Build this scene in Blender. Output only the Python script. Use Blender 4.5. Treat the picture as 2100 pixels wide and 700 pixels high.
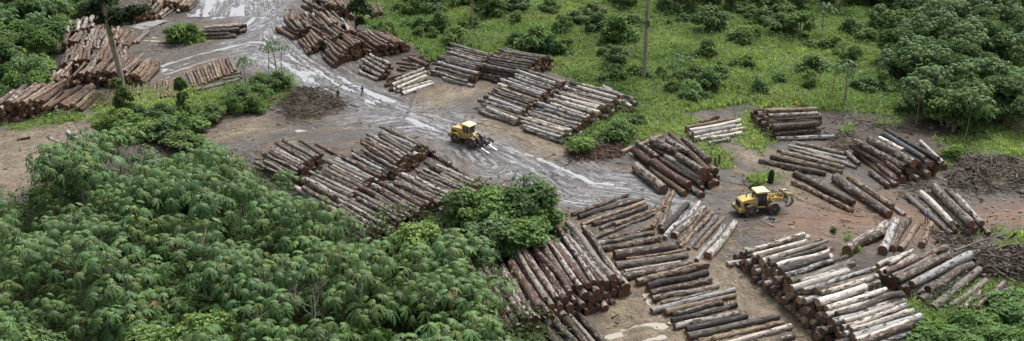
import bpy, bmesh, math, random
import numpy as np
from mathutils import Vector, Matrix

for o in list(bpy.data.objects): bpy.data.objects.remove(o)
SC = bpy.context.scene
COL = SC.collection
R = math.radians

# ---------------------------------------------------------------- camera
F = 2200.0; PITCH = R(23.4); H = 60.3; W0, H0 = 2100, 700
cd = bpy.data.cameras.new('camera'); cam = bpy.data.objects.new('camera', cd); COL.objects.link(cam)
cam.location = (0, 0, H); cam.rotation_euler = (math.pi/2 - PITCH, 0, 0)
cd.sensor_width = 36; cd.lens = 36*F/W0; cd.clip_start = 1; cd.clip_end = 6000
SC.camera = cam

# ---------------------------------------------------------------- sky and sun (bright overcast)
SUN_EL, SUN_AZ = R(58), R(35)          # azimuth measured from +Y towards +X
w = bpy.data.worlds.new('World'); SC.world = w; w.use_nodes = True
nt = w.node_tree; nt.nodes.clear()
sky = nt.nodes.new('ShaderNodeTexSky'); sky.sky_type = 'NISHITA'; sky.sun_disc = False
sky.sun_elevation = SUN_EL; sky.sun_rotation = SUN_AZ
sky.air_density = 1.0; sky.dust_density = 6.0; sky.ozone_density = 1.0
hs = nt.nodes.new('ShaderNodeHueSaturation'); hs.inputs['Saturation'].default_value = 0.35
bg = nt.nodes.new('ShaderNodeBackground'); bg.inputs['Strength'].default_value = 0.12
wo = nt.nodes.new('ShaderNodeOutputWorld')
nt.links.new(sky.outputs[0], hs.inputs['Color']); nt.links.new(hs.outputs[0], bg.inputs['Color'])
nt.links.new(bg.outputs[0], wo.inputs['Surface'])
sd = bpy.data.lights.new('sun', 'SUN'); sd.energy = 1.5; sd.angle = R(11); sd.color = (1.0, .97, .93)
sun = bpy.data.objects.new('sun', sd); COL.objects.link(sun)
dv = Vector((math.sin(SUN_AZ)*math.cos(SUN_EL), math.cos(SUN_AZ)*math.cos(SUN_EL), math.sin(SUN_EL)))
sun.rotation_euler = dv.to_track_quat('Z', 'Y').to_euler()
SC.view_settings.view_transform = 'Standard'; SC.view_settings.look = 'None'
SC.view_settings.gamma = 1; SC.view_settings.exposure = 0.76
SC.render.resolution_x, SC.render.resolution_y = 1024, 341
SC.cycles.max_bounces = 6; SC.cycles.diffuse_bounces = 3; SC.cycles.glossy_bounces = 2
SC.cycles.transparent_max_bounces = 4; SC.cycles.transmission_bounces = 2

# ---------------------------------------------------------------- measuring helpers: place of a photo pixel on the land
sp, cp = math.sin(PITCH), math.cos(PITCH)
def G(u, v, z=0.0):
    x = (u - W0/2)/F; y = (v - H0/2)/F
    t = (H - z)/(sp + y*cp)
    return np.array([x*t, (cp - y*sp)*t, z])
def PX(p):
    x, y, z = p[0], p[1], H - p[2]
    dep = y*cp + z*sp; dn = z*cp - y*sp
    return W0/2 + F*x/dep, H0/2 + F*dn/dep, F/dep       # u, v, pixels per metre
def Sc(v): return cp*(v - (H0/2 - F*math.tan(PITCH)))/H
def h01(*a):
    n = math.sin(sum(x*k for x, k in zip(a, (12.9898, 78.233, 37.719, 9.131))))*43758.5453
    return n - math.floor(n)
def inpoly(u, v, P):
    c = False; n = len(P)
    for i in range(n):
        x1, y1 = P[i]; x2, y2 = P[i-1]
        if (y1 > v) != (y2 > v) and u < (x2-x1)*(v-y1)/(y2-y1)+x1: c = not c
    return c
def vn(x, y, s=0.0):
    xi = np.floor(x); yi = np.floor(y); fx = x-xi; fy = y-yi
    fx = fx*fx*(3-2*fx); fy = fy*fy*(3-2*fy)
    def hh(i, j):
        n = np.sin(i*127.1+j*311.7+s*74.7)*43758.5453
        return n-np.floor(n)
    a = hh(xi, yi); b = hh(xi+1, yi); c = hh(xi, yi+1); d = hh(xi+1, yi+1)
    return (a*(1-fx)+b*fx)*(1-fy)+(c*(1-fx)+d*fx)*fy
def fbm(x, y, s=0.0, o=4):
    t = 0; a = .5; n = 0
    for k in range(o):
        t = t+a*vn(x, y, s+k*3.1); n += a; a *= .5; x = x*2.03+5.1; y = y*2.03+1.7
    return t/n

# ---------------------------------------------------------------- object helpers
def tag(o, label=None, cat=None, group=None, kind=None):
    if label: o['label'] = label
    if cat: o['category'] = cat
    if group: o['group'] = group
    if kind: o['kind'] = kind
    return o
def empty(name, loc, rz=0):
    o = bpy.data.objects.new(name, None); o.empty_display_size = .3; COL.objects.link(o)
    o.location = tuple(loc); o.rotation_euler = (0, 0, rz); return o
def link(name, me, parent=None, loc=None):
    o = bpy.data.objects.new(name, me); COL.objects.link(o)
    if parent is not None: o.parent = parent
    if loc is not None: o.location = tuple(loc)
    return o
def npmesh(name, V, Fs, mats, attrs=None, smooth=False, midx=None):
    """V (n,3); Fs list of integer arrays (m,k) of equal-sided faces; attrs: name -> (n,3) per point"""
    me = bpy.data.meshes.new(name)
    V = np.asarray(V, dtype=np.float32)
    me.vertices.add(len(V)); me.vertices.foreach_set('co', V.ravel())
    Fs = [np.asarray(f, dtype=np.int32) for f in Fs if len(f)]
    tot = sum(f.size for f in Fs); nf = sum(len(f) for f in Fs)
    me.loops.add(tot); me.polygons.add(nf)
    me.loops.foreach_set('vertex_index', np.concatenate([f.ravel() for f in Fs]))
    st = []; c = 0
    for f in Fs:
        st.append(c+np.arange(len(f))*f.shape[1]); c += f.size
    me.polygons.foreach_set('loop_start', np.concatenate(st).astype(np.int32))
    if smooth: me.polygons.foreach_set('use_smooth', np.ones(nf, dtype=bool))
    if midx is not None: me.polygons.foreach_set('material_index', np.asarray(midx, dtype=np.int32))
    for k, A in (attrs or {}).items():
        A = np.asarray(A, dtype=np.float32)
        if A.ndim == 1:
            at = me.attributes.new(k, 'FLOAT', 'POINT'); at.data.foreach_set('value', A)
        else:
            at = me.attributes.new(k, 'FLOAT_VECTOR', 'POINT'); at.data.foreach_set('vector', A.ravel())
    for m in (mats if isinstance(mats, (list, tuple)) else [mats]): me.materials.append(m)
    me.update(calc_edges=True); me.validate()
    return me

# ---------------------------------------------------------------- node helpers
class NG:
    def __init__(s, name):
        s.m = bpy.data.materials.new(name); s.m.use_nodes = True; s.t = s.m.node_tree; s.t.nodes.clear()
        s.out = s.n('ShaderNodeOutputMaterial'); s.b = s.n('ShaderNodeBsdfPrincipled')
        s.l(s.b.outputs[0], s.out.inputs[0])
    def n(s, t, **k):
        x = s.t.nodes.new(t)
        for a, v in k.items(): setattr(x, a, v)
        return x
    def l(s, a, b): s.t.links.new(a, b)
    def set(s, sock, v):
        if hasattr(v, 'is_output'): s.l(v, sock)
        elif isinstance(v, tuple) and len(v) == 3 and sock.type == 'RGBA': sock.default_value = (*v, 1)
        else: sock.default_value = v
    def at(s, name, out='Vector'):
        return s.n('ShaderNodeAttribute', attribute_name=name).outputs[out]
    def mul(s, v, sc):
        x = s.n('ShaderNodeVectorMath', operation='MULTIPLY'); s.set(x.inputs[0], v); x.inputs[1].default_value = sc; return x.outputs[0]
    def add(s, a, b):
        x = s.n('ShaderNodeVectorMath', operation='ADD'); s.set(x.inputs[0], a); s.set(x.inputs[1], b); return x.outputs[0]
    def noise(s, vec, scale, det=4, rough=.55, out='Fac', dist=0):
        x = s.n('ShaderNodeTexNoise'); s.set(x.inputs['Vector'], vec); x.inputs['Scale'].default_value = scale
        x.inputs['Detail'].default_value = det; x.inputs['Roughness'].default_value = rough; x.inputs['Distortion'].default_value = dist
        return x.outputs[out]
    def math(s, op, a, b=0.0, c=None, clamp=False):
        x = s.n('ShaderNodeMath', operation=op); x.use_clamp = clamp; s.set(x.inputs[0], a); s.set(x.inputs[1], b)
        if c is not None: s.set(x.inputs[2], c)
        return x.outputs[0]
    def ramp(s, fac, lo, hi, a=0.0, b=1.0):
        x = s.n('ShaderNodeMapRange'); x.clamp = True; s.set(x.inputs[0], fac); s.set(x.inputs[1], lo); s.set(x.inputs[2], hi)
        s.set(x.inputs[3], a); s.set(x.inputs[4], b); return x.outputs[0]
    def mix(s, f, a, b, mode='MIX'):
        x = s.n('ShaderNodeMix', data_type='RGBA', blend_type=mode); s.set(x.inputs[0], f)
        s.set(x.inputs[6], a); s.set(x.inputs[7], b); return x.outputs[2]
    def base(s, c, rough=.7, spec=.3, metal=0):
        s.set(s.b.inputs['Base Color'], c); s.set(s.b.inputs['Roughness'], rough)
        s.set(s.b.inputs['Specular IOR Level'], spec); s.set(s.b.inputs['Metallic'], metal); return s
    def bump(s, hgt, strength=.5, dist=.05):
        x = s.n('ShaderNodeBump'); x.inputs['Strength'].default_value = strength; x.inputs['Distance'].default_value = dist
        s.set(x.inputs['Height'], hgt); s.l(x.outputs[0], s.b.inputs['Normal']); return s
    def pos(s): return s.n('ShaderNodeNewGeometry').outputs['Position']
    def obj(s): return s.n('ShaderNodeTexCoord').outputs['Object']
    def rnd(s): return s.n('ShaderNodeObjectInfo').outputs['Random']

# ---------------------------------------------------------------- materials
def bark_mat():
    g = NG('bark'); lc = g.at('lc'); tint = g.at('tint'); pc = g.at('pcol'); pr = g.at('prm')
    sep = g.n('ShaderNodeSeparateXYZ'); g.l(pr, sep.inputs[0])
    lcs = g.mul(lc, (.8, 2.0, 2.0))
    n1 = g.noise(lcs, 1.6, 5, .62)                               # peeled patches, long in the grain
    thr = g.math('SUBTRACT', .66, g.math('MULTIPLY', sep.outputs[0], .36))
    pat = g.ramp(n1, g.math('SUBTRACT', thr, .025), g.math('ADD', thr, .025))
    n2 = g.noise(g.mul(lc, (.5, 5, 5)), 3, 5, .7)
    n3 = g.noise(g.mul(lc, (.35, .8, .8)), 1.0, 2)
    c = g.mix(pat, tint, pc)
    c = g.mix(g.ramp(n2, .35, .75), g.mix(1.0, c, (.45, .42, .40), 'MULTIPLY'), g.mix(1.0, c, (1.3, 1.28, 1.25), 'MULTIPLY'))
    c = g.mix(g.ramp(n3, .45, .65, 0, .45), c, g.mix(1.0, c, (.55, .5, .48), 'MULTIPLY'))
    n4 = g.noise(lc, 9, 3, .6)
    c = g.mix(g.ramp(n4, .62, .68, 0, .75), c, (.03, .022, .018))   # cracks and knots
    ring = g.noise(g.mul(lc, (5, .4, .4)), 1.0, 2)
    c = g.mix(g.ramp(ring, .66, .7, 0, .5), c, g.mix(1.0, c, (.4, .38, .36), 'MULTIPLY'))
    c = g.mix(g.math('MULTIPLY', g.ramp(n3, .5, .62), sep.outputs[1]), c, (.07, .085, .02))   # moss
    g.base(c, g.ramp(n1, .3, .7, .65, .9), .25)
    h = g.math('ADD', g.math('MULTIPLY', pat, .25), g.math('ADD', n2, g.math('MULTIPLY', n4, -.3)))
    return g.bump(h, .7, .06).m
def cut_mat():
    g = NG('cut_wood'); lc = g.at('lc'); tint = g.at('tint'); pr = g.at('prm')
    sep = g.n('ShaderNodeSeparateXYZ'); g.l(lc, sep.inputs[0])
    y, z = sep.outputs[1], sep.outputs[2]
    rr = g.at('rad', 'Fac')
    n = g.noise(lc, 3, 4, .6)
    rings = g.math('SINE', g.math('MULTIPLY', g.math('ADD', rr, g.math('MULTIPLY', n, .12)), 55.0))
    c = g.mix(g.ramp(rings, -1, 1, 0, .4), tint, g.mix(1.0, tint, (.55, .5, .45), 'MULTIPLY'))
    c = g.mix(g.ramp(g.math('ADD', rr, g.math('MULTIPLY', n, .2)), .22, .34, .65, 0.0), c, (.05, .022, .015))   # dark heart
    c = g.mix(g.ramp(rr, .86, .93), c, (.06, .045, .035))
    c = g.mix(g.ramp(g.noise(lc, 6, 4, .7), .52, .7, 0, .7), c, g.mix(1.0, c, (.35, .3, .28), 'MULTIPLY'))
    g.base(c, .85, .15)
    return g.bump(n, .4, .05).m
def leaf_mat(name, trans=.25, rough=.42, jit=.25, spec=.2, sat=.86):
    g = NG(name); c = g.at('leafc')
    r = g.rnd(); r2 = g.math('FRACT', g.math('MULTIPLY', r, 17.31))
    c = g.mix(g.math('MULTIPLY', r, jit*1.6), c, g.mix(1.0, c, (1.35, 1.18, .6), 'MULTIPLY'))
    c = g.mix(g.math('MULTIPLY', r2, jit*1.6), c, g.mix(1.0, c, (.6, .72, .7), 'MULTIPLY'))
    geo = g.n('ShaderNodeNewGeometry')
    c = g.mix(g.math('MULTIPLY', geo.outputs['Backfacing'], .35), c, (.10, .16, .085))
    n = g.noise(g.pos(), .35, 2)
    c = g.mix(g.ramp(n, .35, .65, 0, .45), c, g.mix(1.0, c, (1.2, 1.1, .8), 'MULTIPLY'))
    hs_ = g.n('ShaderNodeHueSaturation'); hs_.inputs['Saturation'].default_value = sat; g.l(c, hs_.inputs['Color']); c = hs_.outputs[0]
    g.base(c, rough, spec)
    tr = g.n('ShaderNodeBsdfTranslucent'); g.set(tr.inputs[0], g.mix(1.0, c, (1.5, 1.6, .7), 'MULTIPLY'))
    mx = g.n('ShaderNodeMixShader'); mx.inputs[0].default_value = trans
    g.l(g.b.outputs[0], mx.inputs[1]); g.l(tr.outputs[0], mx.inputs[2]); g.l(mx.outputs[0], g.out.inputs[0])
    return g.m
def wood_mat(name, a, b, sc=2.0):
    g = NG(name); n = g.noise(g.obj(), sc, 5, .65)
    r = g.rnd(); n2 = g.noise(g.mul(g.pos(), (1, 1, 1)), .6, 3)
    c = g.mix(g.ramp(n, .35, .65), a, b); c = g.mix(g.ramp(n2, .4, .7, 0, .5), c, g.mix(1.0, c, (.5, .5, .5), 'MULTIPLY'))
    return g.base(c, .85, .2).bump(n, .5, .05).m
def paint_mat(name, col, dirt=(.14, .11, .08), amt=.5, rough=.4):
    g = NG(name); p = g.obj(); n = g.noise(p, 2.2, 6, .65); n2 = g.noise(p, 9, 4, .7)
    sep = g.n('ShaderNodeSeparateXYZ'); g.l(p, sep.inputs[0])
    low = g.ramp(sep.outputs[2], .3, 2.0, .35, 0.0)
    f = g.math('MULTIPLY', g.ramp(g.math('ADD', g.math('ADD', n, low), g.math('MULTIPLY', n2, .2)), .55, .85), amt, clamp=True)
    c = g.mix(f, col, dirt)
    return g.base(c, g.ramp(f, 0, .6, rough, .85), .4).m
def plain_mat(name, col, rough=.6, metal=0, var=.3):
    g = NG(name); n = g.noise(g.obj(), 6, 4, .6)
    c = g.mix(g.ramp(n, .3, .7, 0, var), col, tuple(x*.45 for x in col))
    return g.base(c, rough, .4, metal).m

M = {}
M['bark'] = bark_mat(); M['cut'] = cut_mat()
M['cecleaf'] = leaf_mat('umbrella_leaf', .15, .48, .33, .27, .9)
M['leaf'] = leaf_mat('bush_leaf', .22, .6, .35, .15)
M['grass'] = leaf_mat('grass_blade', .3, .6, .1, .15, .95)
M['trunk'] = wood_mat('pale_trunk', (.38, .34, .28), (.20, .17, .13), 3)
M['deadwood'] = wood_mat('weathered_wood', (.21, .19, .165), (.08, .065, .05), 2.5)
M['darkwood'] = wood_mat('dark_roots', (.13, .10, .078), (.055, .043, .034), 2.5)
M['redwood'] = wood_mat('red_wood', (.22, .11, .07), (.10, .055, .04), 2.5)
M['char'] = wood_mat('charred_wood', (.02, .018, .017), (.05, .045, .04), 4)

# ---------------------------------------------------------------- ground zones (outlines measured on the photo, laid out on the land)
def W_(P): return np.array([G(u, v)[:2] for u, v in P])
def sdf(X, Y, P):
    P = np.asarray(P); d = np.full(X.shape, 1e9); ins = np.zeros(X.shape, bool); n = len(P)
    for i in range(n):
        ax, ay = P[i-1]; bx, by = P[i]; ex, ey = bx-ax, by-ay
        t = np.clip(((X-ax)*ex+(Y-ay)*ey)/(ex*ex+ey*ey+1e-9), 0, 1)
        d = np.minimum(d, (X-ax-t*ex)**2+(Y-ay-t*ey)**2)
        if abs(ey) > 1e-9:
            c = ((ay > Y) != (by > Y)) & (X < (bx-ax)*(Y-ay)/ey+ax); ins ^= c
    d = np.sqrt(d); return np.where(ins, d, -d)
YARD = [(240,-140),(690,-140),(750,60),(850,100),(890,128),(900,112),(955,108),(1010,118),(1110,138),(1150,160),(1225,182),(1290,214),(1215,258),(1150,292),(1160,305),(1280,303),
        (1380,262),(1400,232),(1540,218),(1700,228),(1850,246),(2110,252),(2600,260),(2600,500),(2110,480),(2050,500),(2030,570),(1850,640),(1740,780),(1200,780),
        (1050,640),(1010,560),(1150,470),(1110,420),(960,400),(700,480),(560,400),(440,330),(300,360),(100,400),(-60,470),(-300,430),(-200,240),(0,235),(60,170),(130,70),(210,0)]
SAND = [[(-200,300),(60,262),(190,232),(330,205),(300,235),(190,262),(150,300),(110,360),(-200,480)],
        [(420,262),(480,250),(560,235),(575,262),(520,285),(440,302)], [(985,238),(1060,262),(1150,290),(1190,330),(1120,325),(1030,285),(985,262)],
        [(1455,530),(1500,520),(1560,585),(1700,690),(1730,740),(1650,740),(1560,660),(1480,570)],
        [(1480,288),(1560,312),(1680,352),(1640,380),(1540,335),(1480,310)], [(1225,585),(1350,560),(1470,500),(1540,545),(1640,640),(1720,740),(1230,740)],
        [(860,200),(990,165),(1010,178),(930,210),(880,235)], [(1120,430),(1170,440),(1250,500),(1230,520),(1160,470)],
        [(1230,500),(1290,530),(1275,560),(1240,530)], [(1590,370),(1640,360),(1700,430),(1640,430)]]
ROAD = [[(350,-80),(610,-80),(590,40),(640,110),(710,150),(780,190),(860,212),(985,245),(1080,290),(1160,330),(1230,350),(1330,365),(1420,395),(1420,450),
         (1250,430),(1150,440),(1090,390),(960,345),(850,300),(790,262),(700,250),(640,235),(560,150),(510,135),(455,125),(480,80),(500,40),(380,20)]]
RED = [[(1930,425),(2010,408),(2110,398),(2400,395),(2400,485),(2110,485),(2000,488)], [(1600,425),(1760,405),(1900,420),(1990,455),(1900,500),(1640,520),(1560,470)]]
LITTER = [[(1640,235),(1850,245),(2110,255),(2110,420),(1950,425),(1930,330),(1820,265),(1700,290)], [(520,190),(690,180),(720,230),(620,255),(560,260)],
          [(1960,470),(2110,465),(2110,580),(2040,600),(1960,530)]]
GRASSP = [[(1150,280),(1230,235),(1330,205),(1400,235),(1470,262),(1480,300),(1500,350),(1440,345),(1370,270),(1290,290),(1190,312)],
          [(1480,285),(1540,225),(1590,292),(1560,312)], [(340,90),(370,55),(420,60),(435,85),(390,95)],
          [(0,258),(160,228),(180,240),(40,272)], [(185,215),(270,182),(400,190),(600,150),(620,190),(520,235),(430,240),(330,250),(190,262)],
          [(1540,365),(1570,350),(1610,362),(1605,380),(1550,382)], [(1830,640),(1960,600),(2020,620),(2110,560),(2110,760),(1780,760)],
          [(1720,490),(1740,478),(1760,520),(1735,525)], [(1960,470),(2000,468),(2010,486),(1975,490)], [(2040,482),(2110,475),(2110,505),(2060,500)],
          [(1955,268),(2010,262),(2110,256),(2120,325),(2030,320),(1985,312),(1930,296)], [(1790,250),(1850,252),(1840,262),(1800,262)], [(1925,320),(1965,318),(1950,345),(1925,350)], [(1720,262),(1745,258),(1760,272),(1735,278)]]
PUD = [[(340,-90),(560,-90),(545,55),(430,75),(385,40)], [(470,62),(548,45),(562,108),(620,140),(705,192),(660,200),(560,150),(500,122),(400,122),(420,98)],
       [(578,258),(615,245),(700,236),(668,250),(620,262)], [(685,150),(735,172),(820,205),(800,212),(690,168)],
       [(1232,712),(1250,680),(1300,655),(1352,640),(1385,655),(1395,690),(1330,712)], [(1318,603),(1334,600),(1346,632),(1334,636)],
       [(1520,560),(1560,590),(1600,640),(1575,628),(1528,580)], [(720,292),(745,270),(765,268),(745,292)],
       [(1730,450),(1790,466),(1780,472),(1735,458)], [(380,110),(300,150),(330,158),(480,130),(520,115),(450,104)], [(30,295),(60,286),(68,296),(45,302)],
       [(590,258),(690,280),(760,268),(840,262),(820,276),(740,292),(660,292)], [(1100,335),(1180,350),(1300,372),(1290,388),(1170,372)], [(1000,285),(1060,300),(1050,310),(1000,297)]]
WST = [[(240,80),(380,45),(560,50),(620,130),(520,150),(430,165),(300,172),(250,120)], [(535,60),(600,60),(640,115),(760,180),(880,212),(860,228),(740,205),(640,190),(560,150)],
       [(640,238),(760,222),(900,228),(1000,285),(960,310),(850,295),(720,285),(650,262)], [(1010,295),(1090,310),(1180,345),(1320,368),(1310,395),(1180,385),(1080,350)], [(1620,440),(1740,440),(1800,460),(1760,475),(1640,470)], [(520,-60),(600,-60),(590,50),(540,60)]]
LINES = [[(555,-90),(556,40),(600,110),(690,170),(790,212),(900,255),(1010,297),(1110,340),(1200,385),(1330,402),(1480,440),(1620,430),(1760,450),(1900,445),(2000,445),(2300,425)],
         [(1010,165),(930,205),(830,232),(700,250),(560,270),(440,290)], [(200,190),(320,150),(420,118),(520,95),(600,108)],
         [(240,70),(400,75),(520,60),(560,30)], [(-200,400),(-20,340),(120,275),(210,240),(330,205)], [(1400,430),(1450,520),(1530,590),(1640,700),(1700,780)],
         [(1470,285),(1560,330),(1640,370),(1720,430),(1800,450)], [(600,300),(700,285),(850,270),(960,300),(1000,340)]]
def seglist():
    S = []
    for L in LINES:
        P = W_(L); s = 0
        for i in range(len(P)-1):
            ln = np.hypot(*(P[i+1]-P[i])); S.append((P[i], P[i+1], s, len(S))); s += ln
        s += 50
    return S
SEG = seglist()
def grid_axis(a, b, st, far):
    m = list(np.arange(a, b+st*.5, st)); lo = []; hi = []; x = a; k = st
    while x > -far: k *= 1.35; x -= k; lo.append(x)
    x = m[-1]; k = st
    while x < far: k *= 1.35; x += k; hi.append(x)
    return np.array(lo[::-1]+m+hi)
gx = grid_axis(-138, 150, .30, 2500); gy = grid_axis(78, 300, .30, 3000)
X, Y = np.meshgrid(gx, gy); SH = X.shape
NZ = (fbm(X*.25, Y*.25, 1)-.5); NZ2 = (fbm(X*.9, Y*.9, 2, 3)-.5)
def mask(polys, soft=.7, wob=4.5):
    m = np.zeros(SH)
    for P in polys: m = np.maximum(m, np.clip((sdf(X, Y, W_(P))+wob*NZ+1.6*NZ2)/soft*.5+.5, 0, 1))
    return m
yard = mask([YARD], 1.2, 3); road = mask(ROAD, 3, 6); sand = mask(SAND, 2, 6); red = mask(RED, 3, 6)
lit = mask(LITTER, 2, 5); gp = mask(GRASSP, 1.0, 3); pud = mask(PUD[:4]+PUD[6:], 2.2, 4); psilt = mask(PUD[4:6], 1.5, 3)
grass = np.maximum(1-yard, gp)
D = np.full(SH, 1e9); FD = np.zeros(SH); FS = np.zeros(SH)
for a, b, s, i in SEG:
    e = b-a; L = np.hypot(*e); t = np.clip(((X-a[0])*e[0]+(Y-a[1])*e[1])/(L*L), 0, 1)
    dx = X-a[0]-t*e[0]; dy = Y-a[1]-t*e[1]; d = np.hypot(dx, dy); sg = np.sign(e[0]*dy-e[1]*dx)
    c = d < D; D = np.where(c, d, D); FD = np.where(c, d*sg, FD); FS = np.where(c, s+t*L+sg*0, FS)
streak = fbm(FD*1.1+1.2*NZ2, FS*.09+NZ*1.5, 5, 4)
rut = fbm(FD*.45+NZ, FS*.03, 9, 2)
near = np.clip(1-(D-9)/6, 0, 1)*(1-grass)
Z = .10*NZ2*(1-.5*near) + .44*(streak-.5)*near + .30*(rut-.5)*near + .16*(.5-np.abs(2*fbm(FD*1.7+NZ2, FS*.06, 15, 3)-1))*near
Z = Z + grass*(1-gp)*(1.6*(fbm(X*.05, Y*.05, 12)-.5)) + .05
Z = Z*(1-.0*pud)
pz = pud*(.13+.20*NZ+.95*(streak-.5))+psilt*(.305+1.9*(fbm((Y*.94-X*.35)*.75+.5*NZ2, (X*.94+Y*.35)*.13, 77, 4)-.47))
wst = mask(WST, 4, 5)*(1-pud); pz = pz+wst*(.0+1.15*np.clip(streak-.46, -.1, .5))
Z = Z-pz
Z = np.where((np.abs(X) > 160) | (Y > 305) | (Y < 75), Z*.5, Z)
def ground_mat():
    g = NG('ground'); p = g.pos(); z1 = g.at('z1'); z2 = g.at('z2'); fl = g.at('flow')
    a = g.n('ShaderNodeSeparateXYZ'); g.l(z1, a.inputs[0]); b = g.n('ShaderNodeSeparateXYZ'); g.l(z2, b.inputs[0])
    road, sand, grass = a.outputs; red, lit, near = b.outputs
    nb = g.noise(p, .35, 6, .65); nf = g.noise(p, 2.2, 6, .7); nff = g.noise(p, 8, 3, .6)
    st = g.noise(g.add(g.mul(fl, (1, .10, 1)), g.mul(g.noise(p, .5, 3, out='Color'), (.8, .8, 0))), 1.5, 6, .68)
    st2 = g.noise(g.mul(fl, (1, .05, 1)), .45, 4, .6)
    st3 = g.noise(g.mul(fl, (1, .12, 1)), 4.5, 4, .7)
    mud = g.mix(g.ramp(nb, .35, .65), (.080, .064, .049), (.036, .031, .027))
    mud = g.mix(g.math('MULTIPLY', g.ramp(st, .42, .58), near), mud, (.125, .112, .098))
    mud = g.mix(g.math('MULTIPLY', g.ramp(st2, .55, .63, 0, .85), near), mud, (.20, .125, .045))
    rd = g.mix(g.ramp(st, .44, .56), (.085, .085, .09), (.42, .42, .435)); rd = g.mix(g.ramp(st3, .47, .58, 0, .75), rd, (.040, .038, .037))
    rd = g.mix(g.ramp(st2, .48, .62, 0, .6), rd, (.075, .075, .078))
    rd = g.mix(g.ramp(nb, .58, .66, 0, .6), rd, (.12, .095, .065))
    sd_ = g.mix(g.ramp(nb, .35, .65), (.30, .235, .15), (.13, .10, .066)); sd_ = g.mix(g.ramp(nf, .45, .65, 0, .6), sd_, (.085, .066, .047))
    rc = g.mix(g.ramp(st, .4, .6), (.11, .066, .042), (.23, .135, .085))
    li = g.mix(g.ramp(nf, .4, .62), (.045, .036, .029), (.115, .09, .07)); li = g.mix(g.ramp(nff, .6, .66, 0, .9), li, (.26, .23, .19))
    gr = g.mix(g.ramp(nf, .4, .6), (.07, .12, .03), (.09, .10, .045))
    c = g.mix(road, mud, rd); c = g.mix(sand, c, sd_); c = g.mix(red, c, rc); c = g.mix(g.math('MULTIPLY', lit, .9), c, li)
    c = g.mix(g.math('MULTIPLY', g.ramp(st3, .46, .58, 0, .45), near), c, g.mix(1.0, c, (.45, .43, .42), 'MULTIPLY'))
    c = g.mix(g.ramp(g.noise(p, 1.1, 5, .7), .5, .62, 0, .55), c, g.mix(1.0, c, (.5, .47, .45), 'MULTIPLY'))
    c = g.mix(g.ramp(nff, .58, .64, 0, .6), c, g.mix(1.0, c, (.4, .4, .4), 'MULTIPLY'))
    c = g.mix(grass, c, gr)
    wet = g.math('MULTIPLY', g.math('MAXIMUM', road, near), g.ramp(g.math('ADD', g.math('MULTIPLY', st, .7), g.math('MULTIPLY', nb, .3)), .42, .55, 1, 0))
    sz = g.n('ShaderNodeSeparateXYZ'); g.l(p, sz.inputs[0]); low = g.math('MULTIPLY', g.ramp(sz.outputs[2], -.10, .0, 1, 0), g.math('SUBTRACT', 1.0, grass))
    c = g.mix(g.math('MULTIPLY', low, .6), c, g.mix(1.0, c, (.4, .37, .34), 'MULTIPLY')); wet = g.math('MAXIMUM', wet, low)
    ro = g.ramp(wet, 0, 1, .85, .24)
    g.base(c, ro, .5)
    h = g.math('ADD', g.math('MULTIPLY', g.math('ADD', st, g.math('MULTIPLY', st3, .5)), 1.6), g.math('ADD', nf, g.math('MULTIPLY', nff, .4)))
    return g.bump(h, .9, .18).m
M['ground'] = ground_mat()
ny, nx = SH; idx = np.arange(ny*nx).reshape(SH)
q = np.stack([idx[:-1, :-1], idx[:-1, 1:], idx[1:, 1:], idx[1:, :-1]], -1).reshape(-1, 4)
V = np.stack([X, Y, Z], -1).reshape(-1, 3)
me = npmesh('ground', V, [q], M['ground'], {'z1': np.stack([road, sand, grass], -1).reshape(-1, 3),
    'z2': np.stack([red, lit, near], -1).reshape(-1, 3), 'flow': np.stack([FD, FS, FD*0], -1).reshape(-1, 3)}, smooth=True)
tag(link('ground', me), 'bare muddy log yard and green clearing', None, None, 'structure')
def gsample(A, x, y):
    i = np.clip(np.searchsorted(gx, x)-1, 0, len(gx)-2); j = np.clip(np.searchsorted(gy, y)-1, 0, len(gy)-2); return A[j, i]
# standing water: level sheets that fill the hollows of the mud
def water_mat(name, col):
    g = NG(name); n = g.noise(g.pos(), 3, 3); c = g.mix(g.ramp(n, .4, .6, 0, .3), col, tuple(x*.7 for x in col))
    g.base(c, .06, .9); return g.bump(n, .05, .01).m
M['water'] = water_mat('grey_puddle_water', (.32, .33, .345)); M['silt'] = water_mat('silty_puddle_water', (.33, .30, .235))
WL = -.085
for k, P in enumerate(PUD+WST):
    Pw = W_(P); cx, cy = Pw.mean(0); Pe = [(cx+(x-cx)*1.06, cy+(y-cy)*1.06) for x, y in Pw]
    sgn = sum(Pe[i-1][0]*Pe[i][1]-Pe[i][0]*Pe[i-1][1] for i in range(len(Pe)))
    if sgn < 0: Pe = Pe[::-1]
    bm = bmesh.new(); f = bm.faces.new([bm.verts.new((x, y, WL-.0023*k)) for x, y in Pe]); bmesh.ops.triangulate(bm, faces=[f])
    me = bpy.data.meshes.new('puddle'); bm.to_mesh(me); bm.free(); me.materials.append(M['silt' if k in (4, 5, 6, 7) else 'water'])
    tag(link('puddle', me), None, None, None, 'structure')

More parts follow.
